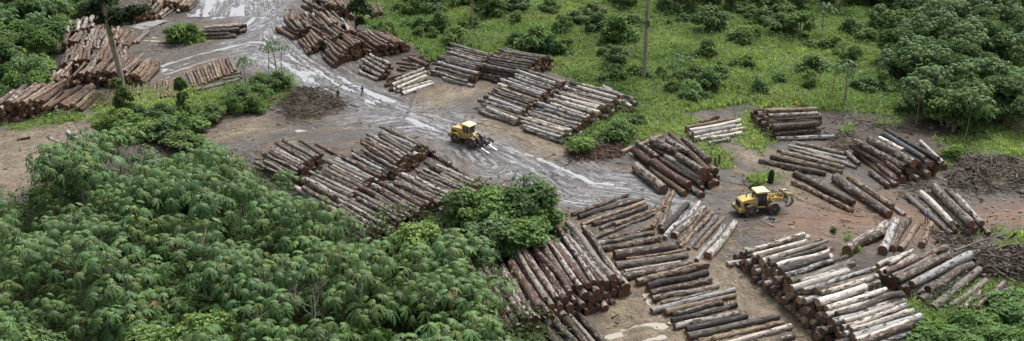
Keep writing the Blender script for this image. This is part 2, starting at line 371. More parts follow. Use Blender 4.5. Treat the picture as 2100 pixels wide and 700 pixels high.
# ---------------------------------------------------------------- logs
TONE = {  # bark, patch colour, patch amount, moss, cut wood, words
 'white': [((.66,.63,.57),(.17,.12,.09),.26,.15,(.27,.19,.12),'pale mottled'), ((.76,.74,.69),(.20,.15,.12),.20,.15,(.36,.25,.16),'whitish peeling')],
 'silver':[((.48,.49,.49),(.10,.09,.085),.30,.1,(.24,.14,.085),'silvery grey')],
 'grey':  [((.25,.235,.215),(.08,.07,.06),.35,.15,(.24,.13,.08),'grey'), ((.31,.285,.25),(.10,.08,.065),.35,.1,(.22,.12,.075),'weathered grey')],
 'dark':  [((.06,.057,.058),(.26,.24,.21),.22,.1,(.14,.075,.045),'blackish'), ((.08,.07,.063),(.34,.28,.22),.28,.1,(.16,.08,.05),'charred dark')],
 'blue':  [((.10,.115,.13),(.22,.22,.21),.25,.05,(.2,.12,.08),'bluish grey')],
 'brown': [((.105,.082,.068),(.36,.33,.29),.30,.1,(.14,.085,.058),'dark brown'), ((.125,.10,.085),(.46,.44,.41),.40,.1,(.22,.11,.065),'flaky brown')],
 'red':   [((.12,.076,.06),(.36,.31,.27),.28,.0,(.14,.075,.052),'reddish brown'), ((.10,.066,.055),(.46,.43,.40),.40,.0,(.16,.08,.052),'red and white flecked')],
 'rust':  [((.205,.135,.095),(.08,.055,.045),.32,.0,(.20,.12,.075),'rusty orange'), ((.165,.115,.088),(.36,.30,.25),.26,.0,(.17,.10,.065),'russet')],
 'tan':   [((.30,.245,.185),(.095,.068,.05),.36,.05,(.27,.15,.085),'tan'), ((.35,.28,.20),(.10,.07,.05),.4,.05,(.28,.16,.09),'yellowish tan')],
}
LOGS = []
ORD = 'first second third fourth fifth sixth seventh eighth ninth tenth eleventh twelfth thirteenth fourteenth fifteenth sixteenth seventeenth eighteenth nineteenth twentieth'.split()
def ordw(i): return ORD[i] if i < 20 else ('twenty-'+ORD[i-20] if i < 29 else 'farther')
def add_log(P0, P1, r, tone, pile, row, x, score, side='left'):
    LOGS.append(dict(P0=np.array(P0, float), P1=np.array(P1, float), r=r, tone=tone, pile=pile, row=row, x=x, score=score, side=side))
def pick(tones, k):
    t = tones[int(h01(k, 3.3, 1.7)*len(tones))]; return t
def loose(pile, items, tones=None, z=0.0, support=False, group_score=1.0):
    """items: (u1,v1,u2,v2,thickness px,tone[,lift m]) as seen lying in the photo"""
    for i, it in enumerate(items):
        u1, v1, u2, v2, d, tone = it[:6]; lift = it[6] if len(it) > 6 else z
        s = Sc((v1+v2)/2+10); r = max(.2, d/s/2*.95)
        c = r+lift
        P0, P1 = G(u1, v1, c), G(u2, v2, c)
        L = np.linalg.norm(P1-P0)
        add_log(P0, P1, r, tone, pile, 0 if not support else (9 if lift > .3 else 1), i, 3*L*2*r*(Sc(v1)**2)*group_score)
        if lift > .55:
            a = (P1-P0)/L; b = np.array([-a[1], a[0], 0])
            n = int(round(lift/(2*.42)))
            for k in range(n):
                for sx in ((-.45, .45) if k == 0 else (0,)):
                    rr = lift/n/2*.95*(.9+.2*h01(i, k, sx))
                    zc = lift-(2*k+1)*lift/n/2
                    of = b*(sx*.9+.15*(h01(i, k, 5)-.5))+a*(.8*(h01(i, k, sx, 9)-.5))
                    A = P0+of; B = P1+of; A[2] = B[2] = zc
                    add_log(A, B, rr, tone if h01(i, k) > .4 else pick(('brown', 'grey', 'tan'), i+k), pile, 1, i+.3+sx*.1, 4*rr*rr*Sc(v1)**2)
def stack(pile, A, B, ax, zax, L, prof, r, tones, lean=0, jit=.5, ang=.03, seed=0, endlean=0):
    """near ends stand on the ground line A->B; ax = photo pixels of the near and far end of one log lying at height zax"""
    rnd = random.Random(seed+hash(pile) % 1 + int(A[0]*7+A[1]))
    A = G(*A); B = G(*B); p, q_ = G(*ax[0], zax), G(*ax[1], zax)
    a = q_-p; a /= np.linalg.norm(a); b = np.array([-a[1], a[0], 0.])
    AB = B-A
    if AB @ b < 0: b = -b
    Wd = AB @ b; sh = (AB @ a)/Wd
    hp = lambda x: np.interp(x/Wd, [k[0] for k in prof], [k[1] for k in prof])
    C = []; tries = 0
    rads = [r*rnd.uniform(.72, 1.3) for _ in range(400)]; k = 0; fail = 0
    while fail < 45 and k < 400 and len(C) < 210:
        rr = rads[k]; k += 1; best = None
        cand = []
        if not C: cand = [(rr, rr)]
        gl = [c for c in C if c[1] < c[2]*1.6]
        for c in gl:
            if c[1] < c[2]+1e-3: cand.append((c[0]+2*math.sqrt(c[2]*rr), rr))
        n = len(C)
        for i in range(n):
            xi, zi, ri = C[i]
            for j in range(max(0, i-60), i):
                xj, zj, rj = C[j]
                dx, dz = xj-xi, zj-zi; d = math.hypot(dx, dz)
                R1, R2 = ri+rr, rj+rr
                if d > R1+R2 or d < 1e-6 or abs(dx) < .3*r: continue
                t = (R1*R1-R2*R2+d*d)/(2*d); h2 = R1*R1-t*t
                if h2 < 0: continue
                h = math.sqrt(h2)
                for s in (1, -1):
                    px, pz = xi+dx*t/d-s*dz*h/d, zi+dz*t/d+s*dx*h/d
                    if pz >= rr and min(xi, xj) < px < max(xi, xj): cand.append((px, pz))
        for px, pz in cand:
            if px < rr*.5 or px > Wd or pz+rr > hp(px)+.25*r: continue
            if any((px-c[0])**2+(pz-c[1])**2 < (rr+c[2]-.02)**2 for c in C): continue
            key = pz+.02*px
            if best is None or key < best[0]: best = (key, px, pz)
        if best is None: fail += 1; continue
        C.append((best[1], best[2], rr))
    for i, (x, z, rr) in enumerate(C):
        top = not any(c[1] > z+.3*rr and abs(c[0]-x) < rr*1.1 for c in C)
        jo = rnd.gauss(0, 1)*jit*.5; LL = L*rnd.uniform(.78, 1.14)
        an = rnd.gauss(0, ang); aa = a*math.cos(an)+b*math.sin(an)
        lw = lean*(z-rr) + endlean*(z-rr)
        P0 = A+b*x+a*(sh*x+jo+lw); P0[2] = z; P1 = P0+aa*LL; P1[2] = max(rr, z+rnd.uniform(-.12, .12))
        u, v, s = PX(P0)
        sc = (3*LL if top else 1.5*rr)*2*rr*s*s
        add_log(P0, P1, rr, rnd.choice(tones), pile, int(round((z-r)/(1.7*r)))+1, u, sc)
    return len(C)

loose('loose logs beside the road bend', [
 (1173,441,1287,401,10,'tan'),(1187,446,1293,411,11,'dark'),(1204,441,1318,409,10,'brown'),(1193,461,1321,416,10,'tan'),
 (1216,461,1326,424,12,'brown'),(1231,470,1310,441,9,'grey'),(1261,461,1364,424,9,'tan',.3),(1214,490,1367,428,8,'grey',.1)])
loose('steep short logs in front of the yellow loader', [
 (1337,466,1366,404,10,'tan'),(1354,466,1380,394,12,'tan'),(1356,474,1410,418,13,'dark'),(1363,488,1433,416,11,'silver'),(1382,484,1444,426,14,'red'),
 (1388,500,1452,432,9,'tan'),(1395,507,1462,436,10,'tan'),(1411,512,1469,446,11,'grey'),(1426,512,1484,447,10,'tan'),(1428,535,1484,464,11,'silver'),(1451,527,1507,457,17,'brown')])
loose('crosswise logs below the road bend', [
 (1250,490,1333,466,9,'tan'),(1216,503,1240,497,11,'silver'),(1241,497,1341,479,11,'grey'),(1234,511,1353,488,15,'dark'),(1260,524,1386,505,20,'brown'),
 (1284,532,1407,513,8,'tan'),(1263,546,1410,524,16,'grey'),(1281,557,1396,537,7,'white'),(1277,569,1419,539,16,'brown'),(1306,579,1450,542,18,'tan'),
 (1328,588,1451,559,16,'dark'),(1334,601,1458,575,15,'dark'),(1338,614,1473,586,13,'grey'),(1356,622,1461,599,8,'brown'),(1336,638,1507,594,13,'silver'),
 (1364,641,1508,606,14,'tan'),(1378,644,1481,622,12,'dark'),(1377,658,1510,625,13,'dark'),(1383,671,1516,641,14,'brown'),(1408,676,1532,648,14,'dark'),
 (1411,690,1597,648,15,'grey'),(1432,702,1607,661,12,'tan'),(1460,712,1622,670,13,'white'),(1500,722,1628,690,13,'brown'),(1560,735,1640,715,14,'grey')])
loose('short dark logs at the bottom edge', [
 (1262,728,1176,632,14,'dark'),(1237,726,1166,644,10,'grey'),(1218,724,1154,646,15,'dark'),(1196,728,1135,650,16,'grey'),(1160,730,1122,676,18,'dark')])
stack('flaky stack by the leafy tree', (1294,607), (1020,712), ((1246,550),(1171,456)), 3.3, 13.0,
      [(0,1.2),(.12,3.2),(.25,3.5),(.5,2.7),(.75,2.2),(1,1.6)], 0.37, ['red','red','red','brown','brown','grey'], seed=1, jit=1.2, endlean=.25)
stack('pale stack beside the sandy track', (1500,533), (1760,760), ((1681,613),(1800,577)), 3.4, 8.4,
      [(0,.9),(.07,2.3),(.3,3.3),(.62,3.9),(.8,3.2),(1,2.4)], 0.345, ['white']*6+['silver','silver','grey','dark','brown'], seed=2, jit=.9, endlean=.22)
loose('thick logs right of the pale stack', [
 (1838,574,1940,526,17,'brown',1.0),(1870,584,1990,523,18,'silver',1.0),(1903,594,1984,547,18,'brown',.9),(1888,619,1980,560,20,'grey'),
 (1912,632,2008,553,17,'grey',.2),(1948,628,2022,575,14,'grey'),(1968,636,2012,598,12,'brown'),(1997,632,2060,580,15,'grey'),
 (1815,558,1940,508,14,'red',1.2),(1830,567,1917,526,12,'grey',1.1),(1800,545,1872,513,9,'white',1.3),(1822,540,1862,519,9,'white',1.3)])
loose('stout logs standing apart below the muddy road', [
 (1810,514,1837,454,20,'silver'),(1831,510,1863,450,16,'grey'),(1846,511,1883,460,13,'tan'),(1890,503,1910,458,14,'tan')])
loose('knotted thick trunk in the mud', [(1737,514,1817,462,25,'brown'),(1780,495,1800,470,14,'brown',.3)])
loose('paired logs on the brown mud', [(1749,433,1626,374,12,'tan'),(1751,416,1631,357,15,'brown')])
loose('big trunks across the muddy road', [(1824,440,1714,364,20,'brown'),(1829,424,1740,365,13,'tan',.3),(1855,441,1775,385,10,'silver')])
loose('logs where the worker leans', [
 (1951,480,1860,401,12,'grey'),(1961,474,1876,403,13,'brown'),(1951,458,1889,396,14,'white',.8),(1965,463,1909,400,11,'brown',.1),
 (1993,460,1916,383,18,'grey',.9),(1990,437,1943,391,12,'grey',1.3),(2013,459,1960,400,12,'silver',.6),(1988,477,1922,410,15,'brown'),(2004,471,1940,405,12,'red'),(2018,471,1965,415,11,'grey'),(2028,480,1985,435,10,'brown')])
loose('dark red heap under the tree line', [
 (1874,336,1783,286,18,'brown',2.0),(1896,325,1813,275,11,'blue',2.4),(1852,309,1803,283,10,'white',2.4),(1924,327,1817,267,11,'dark',2.2),(1934,333,1887,290,8,'white',.9),
 (1856,343,1753,289,14,'red',1.5),(1847,356,1789,307,10,'red',1.2),(1840,370,1766,307,9,'red',.6),(1837,380,1754,299,10,'red',.1),(1823,382,1786,353,12,'brown'),(1762,336,1737,313,11,'grey'),
 (1910,338,1850,300,12,'grey',1.4),(1885,366,1820,330,12,'brown',.2),(1905,358,1850,320,12,'brown',.5),(1920,350,1880,325,11,'dark',.5)])
loose('low logs by the charred stump', [
 (1694,357,1557,331,13,'brown'),(1726,355,1580,321,10,'dark'),(1731,344,1603,313,11,'grey',.3),(1692,327,1594,308,8,'grey',.1),(1736,326,1617,299,8,'silver',.2),
 (1757,344,1646,305,9,'silver',.1),(1731,316,1634,294,9,'tan'),(1700,345,1600,322,9,'tan',.2),(1740,335,1640,312,9,'brown',.1),(1720,334,1620,306,8,'tan',.35)])
loose('front of the square stack on the grass', [
 (1577,277,1681,265,12,'tan',.45),(1591,285,1711,281,11,'silver'),(1584,262,1676,254,15,'brown',1.4),(1580,246,1684,241,9,'brown',2.0),(1576,238,1676,233,9,'red',2.5),(1573,228,1674,224,10,'tan',2.6)])
stack('square stack on the grass', (1577,278), (1543,250), ((1577,276),(1681,266)), .5, 7.6, [(0,1.2),(.2,2.3),(1,2.7)], .33, ['brown','red','tan','brown'], seed=3, jit=.9)
loose('small pale pile in the grass', [
 (1407,262,1504,245,9,'tan',.6),(1414,268,1519,247,9,'white',.75),(1421,275,1507,259,10,'silver',.6),(1423,284,1531,263,8,'white',.3),(1436,287,1521,273,9,'white'),
 (1453,294,1496,286,9,'brown'),(1436,251,1473,240,8,'tan',.2),(1412,280,1520,268,9,'brown'),(1420,290,1490,278,8,'grey')])
loose('big red logs by the brush heap', [
 (1393,312,1336,288,16,'red',1.6),(1349,323,1306,293,12,'red',1.4),(1336,334,1301,307,17,'rust',.3),(1361,390,1304,341,22,'grey'),(1413,381,1340,333,18,'red',.6),
 (1404,398,1337,348,14,'rust'),(1437,377,1349,324,12,'brown',.9),(1437,366,1364,321,12,'brown',1.2),(1441,353,1390,320,17,'grey',1.9),(1411,313,1370,287,12,'brown',1.8),
 (1452,352,1373,274,12,'red',1.8),(1453,330,1401,286,15,'brown',1.6),(1467,353,1425,318,15,'red',.8),(1273,313,1358,278,9,'tan'),(1440,402,1414,382,15,'brown'),(1458,380,1400,335,15,'red'),(1470,378,1425,345,14,'red')])
stack('mottled stack facing the first loader', (1150,297), (1303,214), ((1150,296),(1062,267)), .4, 8.8, [(0,.8),(.14,1.8),(.4,2.8),(.8,2.9),(.93,1.8),(1,1)], 0.32,
      ['white','grey','grey','white','dark','silver','brown'], seed=4, jit=.9, endlean=.15)
stack('grey stack opposite the first loader', (1057,261), (1168,195), ((1057,257),(979,228)), .4, 8.8, [(0,.9),(.15,2.0),(.5,2.9),(1,3.0)], 0.32,
      ['grey','grey','white','dark','silver'], seed=5, jit=.8, endlean=.15)
loose('pale logs propped on the meadow edge', [(1295,220,1237,177,8,'white',.9),(1305,213,1245,180,8,'silver',.6)])
stack('weathered stack by the meadow', (962,181), (1012,140), ((959,180),(894,161)), .3, 9.0, [(0,.8),(.25,2.5),(.6,3.0),(1,3.2)], 0.32, ['grey','dark','silver','brown'], seed=6, jit=.9, endlean=.1)
stack('dark stack at the meadow edge', (1065,180), (1128,140), ((1095,130),(1011,115)), 2.6, 9.5, [(0,2.6),(.5,3.3),(1,2.8)], 0.32, ['dark','dark','grey','brown'], seed=7, jit=.8)
loose('fan of pale logs above the mud', [
 (809,165,869,142,8,'silver',1.0),(804,175,874,148,8,'white',.8),(813,181,873,155,7,'white',.4),(813,190,873,164,8,'grey'),(824,185,884,167,7,'white',.2),(825,193,890,171,9,'white'),
 (796,160,850,148,8,'tan',1.0),(790,176,850,160,8,'dark'),(800,186,850,172,8,'brown')])
loose('small russet pile by the walkers', [
 (776,164,737,147,8,'red'),(784,157,741,136,8,'red',.4),(789,149,744,124,8,'red',.9),(793,141,750,117,8,'brown',1.3),(799,134,759,112,8,'brown',1.5)])
loose('short rusty logs near the meadow', [(873,135,813,129,6,'rust'),(860,142,820,137,6,'rust'),(878,134,838,117,8,'rust',.5),(868,128,825,120,6,'brown'),(880,140,845,133,7,'brown'),(855,150,815,142,8,'red')])
redp = ['red','rust','brown','rust']
stack('russet stack at the road edge', (681,139), (760,112), ((680,138),(651,111)), .3, 9.0, [(0,.8),(.2,2.2),(.6,3.2),(1,3)], .34, redp, seed=8, jit=1.0, ang=.05)
stack('small rusty stack by the bend', (632,116), (672,98), ((632,115),(612,86)), .3, 8.5, [(0,.9),(.5,2.3),(1,2.8)], .34, redp, seed=9, jit=1, ang=.07)
stack('long rusty stack by the bushes', (765,120), (846,104), ((823,95),(745,55)), 2.2, 10.5, [(0,2.4),(.6,2.8),(1,1.4)], .36, redp, seed=10, jit=1.2, ang=.04)
stack('jumbled red heap behind the road', (640,92), (730,85), ((715,70),(675,30)), 3.0, 10.5, [(0,2.5),(.5,4.2),(1,3.2)], .36, redp, seed=11, jit=1.6, ang=.13)
stack('farthest red heap at the top', (650,50), (725,42), ((690,22),(650,-15)), 3.0, 10.5, [(0,3),(.5,4.2),(1,3)], .38, redp, seed=12, jit=1.6, ang=.12)
stack('left part of the red heap', (590,52), (650,90), ((612,60),(600,22)), 1.5, 9.0, [(0,1.2),(.5,2.2),(1,2.6)], .36, redp, seed=13, jit=1.6, ang=.16)
stack('small red heap under the dark tree', (755,46), (790,40), ((785,28),(755,-5)), 1.6, 9.5, [(0,1.8),(1,2)], .38, ['white','red','brown'], seed=14, jit=1.2, ang=.08)
lrd = ['rust','brown','rust','red','tan']
stack('heap between the russet stacks', (118,150), (250,150), ((150,128),(166,92)), 2.4, 9.0, [(0,2.0),(.6,2.8),(1,1.8)], .37, lrd, seed=31, jit=1.3, ang=.1)
stack('heap above the middle russet stack', (128,108), (262,102), ((170,86),(190,52)), 2.2, 9.0, [(0,2.0),(.6,2.6),(1,1.6)], .37, lrd+['brown','grey'], seed=32, jit=1.3, ang=.1)
stack('left fringe of the great russet stack', (70,196), (140,176), ((95,160),(125,125)), 1.6, 9.0, [(0,1.4),(1,2.2)], .37, lrd, seed=33, jit=1.3, ang=.12)
stack('red heap joining the two red stacks', (672,112), (745,92), ((700,86),(660,48)), 3.0, 10.0, [(0,3),(.5,3.8),(1,3)], .36, redp, seed=34, jit=1.4, ang=.1)
stack('red heap at the road corner', (600,84), (668,75), ((640,58),(610,20)), 2.2, 10.0, [(0,1.6),(.5,2.8),(1,3.2)], .36, redp, seed=35, jit=1.4, ang=.14)
lrd = ['rust','brown','rust','red','tan']
stack('great russet stack at the left edge', (-45,262), (174,228), ((43,192),(100,150)), 3.2, 9.5, [(0,3),(.35,3.6),(.6,3.0),(.72,1.8),(1,1.6)], .38, lrd, seed=15, jit=1.1, ang=.06)
stack('wide russet stack behind the tall trunk', (133,182), (300,176), ((195,147),(236,108)), 2.8, 9.0, [(0,2.6),(.5,3.0),(.8,2.4),(1,1.6)], .36, lrd, seed=16, jit=1.0, ang=.05)
stack('middle russet stack at left', (140,128), (250,122), ((158,111),(172,75)), 2.0, 9.0, [(0,1.9),(.6,2.6),(1,1.4)], .36, lrd, seed=17, jit=1.2, ang=.08)
stack('upper left brown stack', (105,84), (215,82), ((150,62),(175,30)), 2.2, 9.0, [(0,1.4),(.5,2.8),(1,2.6)], .38, ['brown','grey','brown','rust'], seed=18, jit=1.4, ang=.1)
stack('upper stack beside the metal sheet', (218,58), (333,42), ((310,36),(330,12)), 2.0, 8.0, [(0,2.4),(.5,2.6),(.85,2),(1,1)], .36, ['tan','rust','brown','grey'], seed=19, jit=1.0, ang=.06)
stack('farthest stack by the flooded yard', (300,24), (388,24), ((372,18),(388,-2)), 1.8, 8.0, [(0,2.4),(.6,2.4),(1,1.2)], .36, ['tan','brown','grey','rust'], seed=20, jit=1.0, ang=.05)
stack('stack bridging to the metal sheet', (240,100), (285,92), ((262,88),(285,52)), .9, 8.5, [(0,1.2),(1,.9)], .36, ['tan','grey','rust'], seed=21, jit=1.2, ang=.08)
stack('dark brown pile by the green mound', (418,82), (440,66), ((440,60),(492,56)), .8, 6.5, [(0,1.5),(.6,2.2),(1,1.6)], .38, ['red','brown','brown'], seed=22, jit=1.2, ang=.08)
def rowlogs(pile, A, B, far, n, d, tones):
    loose(pile, [(A[0]+(B[0]-A[0])*t+2*(h01(i, 1)-.5), A[1]+(B[1]-A[1])*t+5*(h01(i, 2)-.5), A[0]+(B[0]-A[0])*t+far[0]+4*(h01(i, 3)-.5), A[1]+(B[1]-A[1])*t+far[1]+5*(h01(i, 4)-.5),
                 d*(.85+.3*h01(i, 5)), tones[int(h01(i, 6, A[0])*len(tones))]) for i, t in enumerate(np.linspace(0, 1, n))])
rowlogs('short row left of the tall trunk', (192,223), (250,212), (14,-33), 8, 6, ['rust','tan'])
rowlogs('row of logs on the mud behind shrubs', (266,208), (356,198), (3,-34), 12, 6, ['rust','tan','brown'])
rowlogs('slanting row beside the wet yard', (396,181), (482,148), (-12,-30), 14, 7, ['tan','rust','tan'])
loose('grey beams beside the slanting row', [(460,156,494,149,6,'grey'),(458,162,492,156,6,'grey'),(397,187,490,163,8,'grey'),(450,172,496,160,6,'dark')])
qd = ['brown','grey','brown','silver','red','grey']
stack('near left mottled stack', (598,392), (672,336), ((633,319),(563,283)), 2.0, 8.6, [(0,2.0),(.3,2.5),(.8,2.5),(1,1.3)], 0.31, ['brown','grey','grey','brown'], seed=23, jit=.8, endlean=.1)
stack('long mottled stack above the forest', (690,455), (792,379), ((778,356),(700,319)), 2.0, 9.2, [(0,1.5),(.2,1.9),(1,2.3)], 0.315, qd, seed=24, jit=1.0, endlean=.1)
stack('mottled stack below the first loader', (795,374), (884,320), ((839,333),(764,290)), 2.0, 9.6, [(0,2.1),(.5,2.2),(.8,2.5),(1,1.2)], 0.325, qd, seed=25, jit=1.0)
stack('broad mottled stack above the forest', (745,518), (1008,392), ((864,399),(787,361)), 2.0, 9.2, [(0,2.2),(.55,2.6),(.85,2.0),(1,.8)], 0.33, ['brown','silver','brown','grey','red','brown','grey'], seed=26, jit=1.1, endlean=.1)
loose('logs on the road shoulder', [(975,372,912,330,9,'brown'),(1004,388,940,348,9,'red'),(925,338,880,312,9,'red',.2),(700,320,648,296,7,'rust'),(712,330,668,304,7,'rust')])
loose('mossy logs lying on the sandy bank', [(142,300,98,282,7,'silver'),(166,290,138,270,9,'silver'),(62,282,35,286,4,'dark')])
loose('logs half hidden in the undergrowth', [(1040,560,985,500,14,'rust'),(740,560,728,590,9,'white'),(1025,610,1000,575,10,'rust'),(1068,640,1030,600,10,'white')])

def log_mesh(lg, i, origin, nseg=9, ns=12):
    P0, P1, r = lg['P0'], lg['P1'], lg['r']
    L = np.linalg.norm(P1-P0); a = (P1-P0)/L
    up = np.array([0, 0, 1.]); b = np.cross(up, a); b /= np.linalg.norm(b); c = np.cross(a, b)
    rs = random.Random(i*7+1); tp = rs.uniform(-.18, .18); bx, bz = rs.gauss(0, .07)*L/8*1.6, abs(rs.gauss(0, .04))
    t = np.linspace(0, 1, nseg+1)[:, None]; th = np.linspace(0, 2*math.pi, ns, endpoint=False)[None, :]+rs.random()
    rr = r*(1+tp*(t-.5)*2)*(1+.11*(fbm(th*0+t*5+i*3.1, np.sin(th)*1.2+2, i % 17, 2)-.5)*2+.035*np.sin(2*th+i)+.05*(vn(t*4+i*1.7, th*0, 3)-.5))
    cen = P0[None, None]+a*(t*L)[..., None]+b*(bx*np.sin(t*math.pi*(1+(i % 2))))[..., None]-up*(bz*np.sin(t*math.pi))[..., None]
    V = cen+b*(rr*np.cos(th))[..., None]+c*(rr*np.sin(th))[..., None]
    off = np.array([rs.uniform(0, 50), rs.uniform(0, 50), rs.uniform(0, 50)])
    lc = np.stack([t*L+0*th, rr*np.cos(th), rr*np.sin(th)], -1)+off
    V = (V-origin).reshape(-1, 3); lc = lc.reshape(-1, 3)
    k = np.arange(nseg)[:, None]*ns; j = np.arange(ns)[None, :]; j2 = (j+1) % ns
    F_ = np.stack([k+j, k+j2, k+ns+j2, k+ns+j], -1).reshape(-1, 4)
    T = TONE[lg['tone']][rs.randrange(len(TONE[lg['tone']]))]; lg['word'] = T[5]
    lv = rs.uniform(.78, 1.22); tint = np.array(T[0])*lv; pc = np.array(T[1])*rs.uniform(.8, 1.2); prm = np.array([min(.75, T[2]*rs.uniform(.5, 1.5)), T[3]*(rs.random() < .3), rs.random()])
    # sawn ends
    CV, CF, CL, CR, n0 = [], [], [], [], 0
    for e, (row, sgn) in enumerate(((0, -1), (nseg, 1))):
        R0 = V[row*ns:(row+1)*ns]; ce = R0.mean(0); q = lc[row*ns:(row+1)*ns]; qc = q.mean(0)
        sl = sgn*rs.uniform(-.05, .08)*r
        inner = ce+(R0-ce)*.55+a*sl
        CV += [R0+a*sgn*.004, inner, [ce+a*sl*1.2]]; CL += [q, qc+(q-qc)*.55, [qc]]; CR += [np.ones(ns), np.full(ns, .55), [0]]
        jj = np.arange(ns); j3 = (jj+1) % ns
        A4 = np.stack([jj, j3, ns+j3, ns+jj], -1)+n0; A3 = np.stack([ns+jj, ns+j3, np.full(ns, 2*ns)], -1)+n0
        if sgn < 0: A4 = A4[:, ::-1]; A3 = A3[:, ::-1]
        CF.append((A4, A3)); n0 += 2*ns+1
    CV = np.concatenate(CV); CL = np.concatenate(CL); CR = np.concatenate(CR)
    ct = np.array(T[4])*rs.uniform(.7, 1.35)
    n = len(V)
    bark = (V, F_, dict(lc=lc, tint=np.tile(tint, (n, 1)), pcol=np.tile(pc, (n, 1)), prm=np.tile(prm, (n, 1))))
    m = len(CV)
    cut = (CV, np.concatenate([CF[0][0], CF[1][0]]), np.concatenate([CF[0][1], CF[1][1]]), dict(lc=CL, tint=np.tile(ct, (m, 1)), rad=CR))
    return bark, cut
for i, lg in enumerate(LOGS):
    u, v, s = PX((lg['P0']+lg['P1'])/2); lg['u'], lg['v'] = u, v
    if not (-40 < u < 2140 and -45 < v < 760): lg['score'] = -1
    if lg['pile'].startswith('logs half') or lg['pile'].startswith('mossy'): lg['score'] *= 1.5
srt = sorted(range(len(LOGS)), key=lambda i: -LOGS[i]['score'])
IND = set(srt[:300])
meshes = {}
for i in sorted(IND):
    lg = LOGS[i]; o0 = (lg['P0']+lg['P1'])/2; meshes[i] = (log_mesh(lg, i, o0), o0)
# order words inside each pile and row
from collections import defaultdict
rows = defaultdict(list)
for i in IND: rows[(LOGS[i]['pile'], LOGS[i]['row'])].append(i)
for (pile, row), L_ in rows.items():
    us = [LOGS[i]['u'] for i in L_]; vs = [LOGS[i]['v'] for i in L_]
    byv = (max(vs)-min(vs)) > (max(us)-min(us))
    L_.sort(key=lambda i: LOGS[i]['v'] if byv else LOGS[i]['u'])
    for k, i in enumerate(L_):
        rw = {0: '', 1: 'bottom row of ', 9: 'top layer of '}.get(row, ORD[row-1]+' row up of ' if row < 15 else '')
        LOGS[i]['label'] = f"{LOGS[i]['word']} log, {ordw(k)} from {'the far side' if byv else 'the left'} in {rw}{pile}"
        LOGS[i]['grp'] = pile
def short(l):
    w_ = l.split()
    if len(w_) > 16: w_ = [x for x in w_ if x != 'the']
    return ' '.join(w_[:16])
for i in sorted(IND):
    (bark, cut), o0 = meshes[i]; lg = LOGS[i]
    me = npmesh('log', bark[0], [bark[1]], M['bark'], bark[2], smooth=True)
    o = link('log', me, None, o0); tag(o, short(lg['label']), 'log', lg['grp'])
    h_ = len(cut[0])//2; q4, q3 = len(cut[1])//2, len(cut[2])//2
    for e in (0, 1):
        mc = npmesh('cut_end', cut[0][e*h_:(e+1)*h_], [cut[1][e*q4:(e+1)*q4]-e*h_, cut[2][e*q3:(e+1)*q3]-e*h_], M['cut'], {k: a_[e*h_:(e+1)*h_] for k, a_ in cut[3].items()})
        link('cut_end', mc, o)
VV, FF, MI, AT, n0 = [], [[], []], [], defaultdict(list), 0
F4b, F4c, F3c = [], [], []
for i in srt[300:]:
    lg = LOGS[i]
    if lg['score'] < 0 and lg['v'] > 800: continue
    bark, cut = log_mesh(lg, i, np.zeros(3), 6, 10)
    V1 = np.concatenate([bark[0], cut[0]]); nb, nc = len(bark[0]), len(cut[0])
    F4b.append(bark[1]+n0); F4c.append(cut[1]+n0+nb); F3c.append(cut[2]+n0+nb); VV.append(V1)
    AT['lc'].append(np.concatenate([bark[2]['lc'], cut[3]['lc']])); AT['tint'].append(np.concatenate([bark[2]['tint'], cut[3]['tint']]))
    AT['pcol'].append(np.concatenate([bark[2]['pcol'], np.zeros((nc, 3))])); AT['prm'].append(np.concatenate([bark[2]['prm'], np.zeros((nc, 3))]))
    AT['rad'].append(np.concatenate([np.zeros(nb), cut[3]['rad']])); n0 += nb+nc
F4b, F4c, F3c = map(np.concatenate, (F4b, F4c, F3c))
me = npmesh('stacked_logs', np.concatenate(VV), [F4b, F4c, F3c], [M['bark'], M['cut']], {k: np.concatenate(v) for k, v in AT.items()},
            midx=np.concatenate([np.zeros(len(F4b)), np.ones(len(F4c)+len(F3c))]))
tag(link('stacked_logs', me), 'smaller and farther logs filling out the stacks across the yard', 'logs', None, 'stuff')
print('LOGS', len(LOGS), 'individual', len(IND), 'piles', {p: sum(1 for l in LOGS if l['pile'] == p) for p in {l['pile'] for l in LOGS}})

# ---------------------------------------------------------------- vegetation
rng = np.random.default_rng(5)
def tube(pts, rads, ns=6):
    pts = np.array(pts, float); n = len(pts); V = []; F_ = []
    for i in range(n):
        d = pts[min(i+1, n-1)]-pts[max(i-1, 0)]; d = d/(np.linalg.norm(d)+1e-9)
        b = np.cross(d, [0.3, .9, .1]); b /= np.linalg.norm(b)+1e-9; c = np.cross(d, b)
        for k in range(ns):
            t = 2*math.pi*k/ns; V.append(pts[i]+rads[i]*(b*math.cos(t)+c*math.sin(t)))
    for i in range(n-1):
        for k in range(ns): F_.append((i*ns+k, i*ns+(k+1) % ns, (i+1)*ns+(k+1) % ns, (i+1)*ns+k))
    return np.array(V), np.array(F_)
class Acc:
    def __init__(s): s.V = []; s.Q = []; s.T = []; s.C = []; s.n = 0
    def add(s, V, Q=None, T=None, C=None):
        V = np.asarray(V, float).reshape(-1, 3)
        if Q is not None and len(Q): s.Q.append(np.asarray(Q)+s.n)
        if T is not None and len(T): s.T.append(np.asarray(T)+s.n)
        s.V.append(V); s.n += len(V)
        if C is not None: s.C.append(np.broadcast_to(C, V.shape) if np.ndim(C) == 1 else np.asarray(C))
    def mesh(s, name, mat, smooth=False):
        fs = []
        if s.Q: fs.append(np.concatenate(s.Q))
        if s.T: fs.append(np.concatenate(s.T))
        return npmesh(name, np.concatenate(s.V), fs, mat, {'leafc': np.concatenate(s.C)} if s.C else None, smooth)
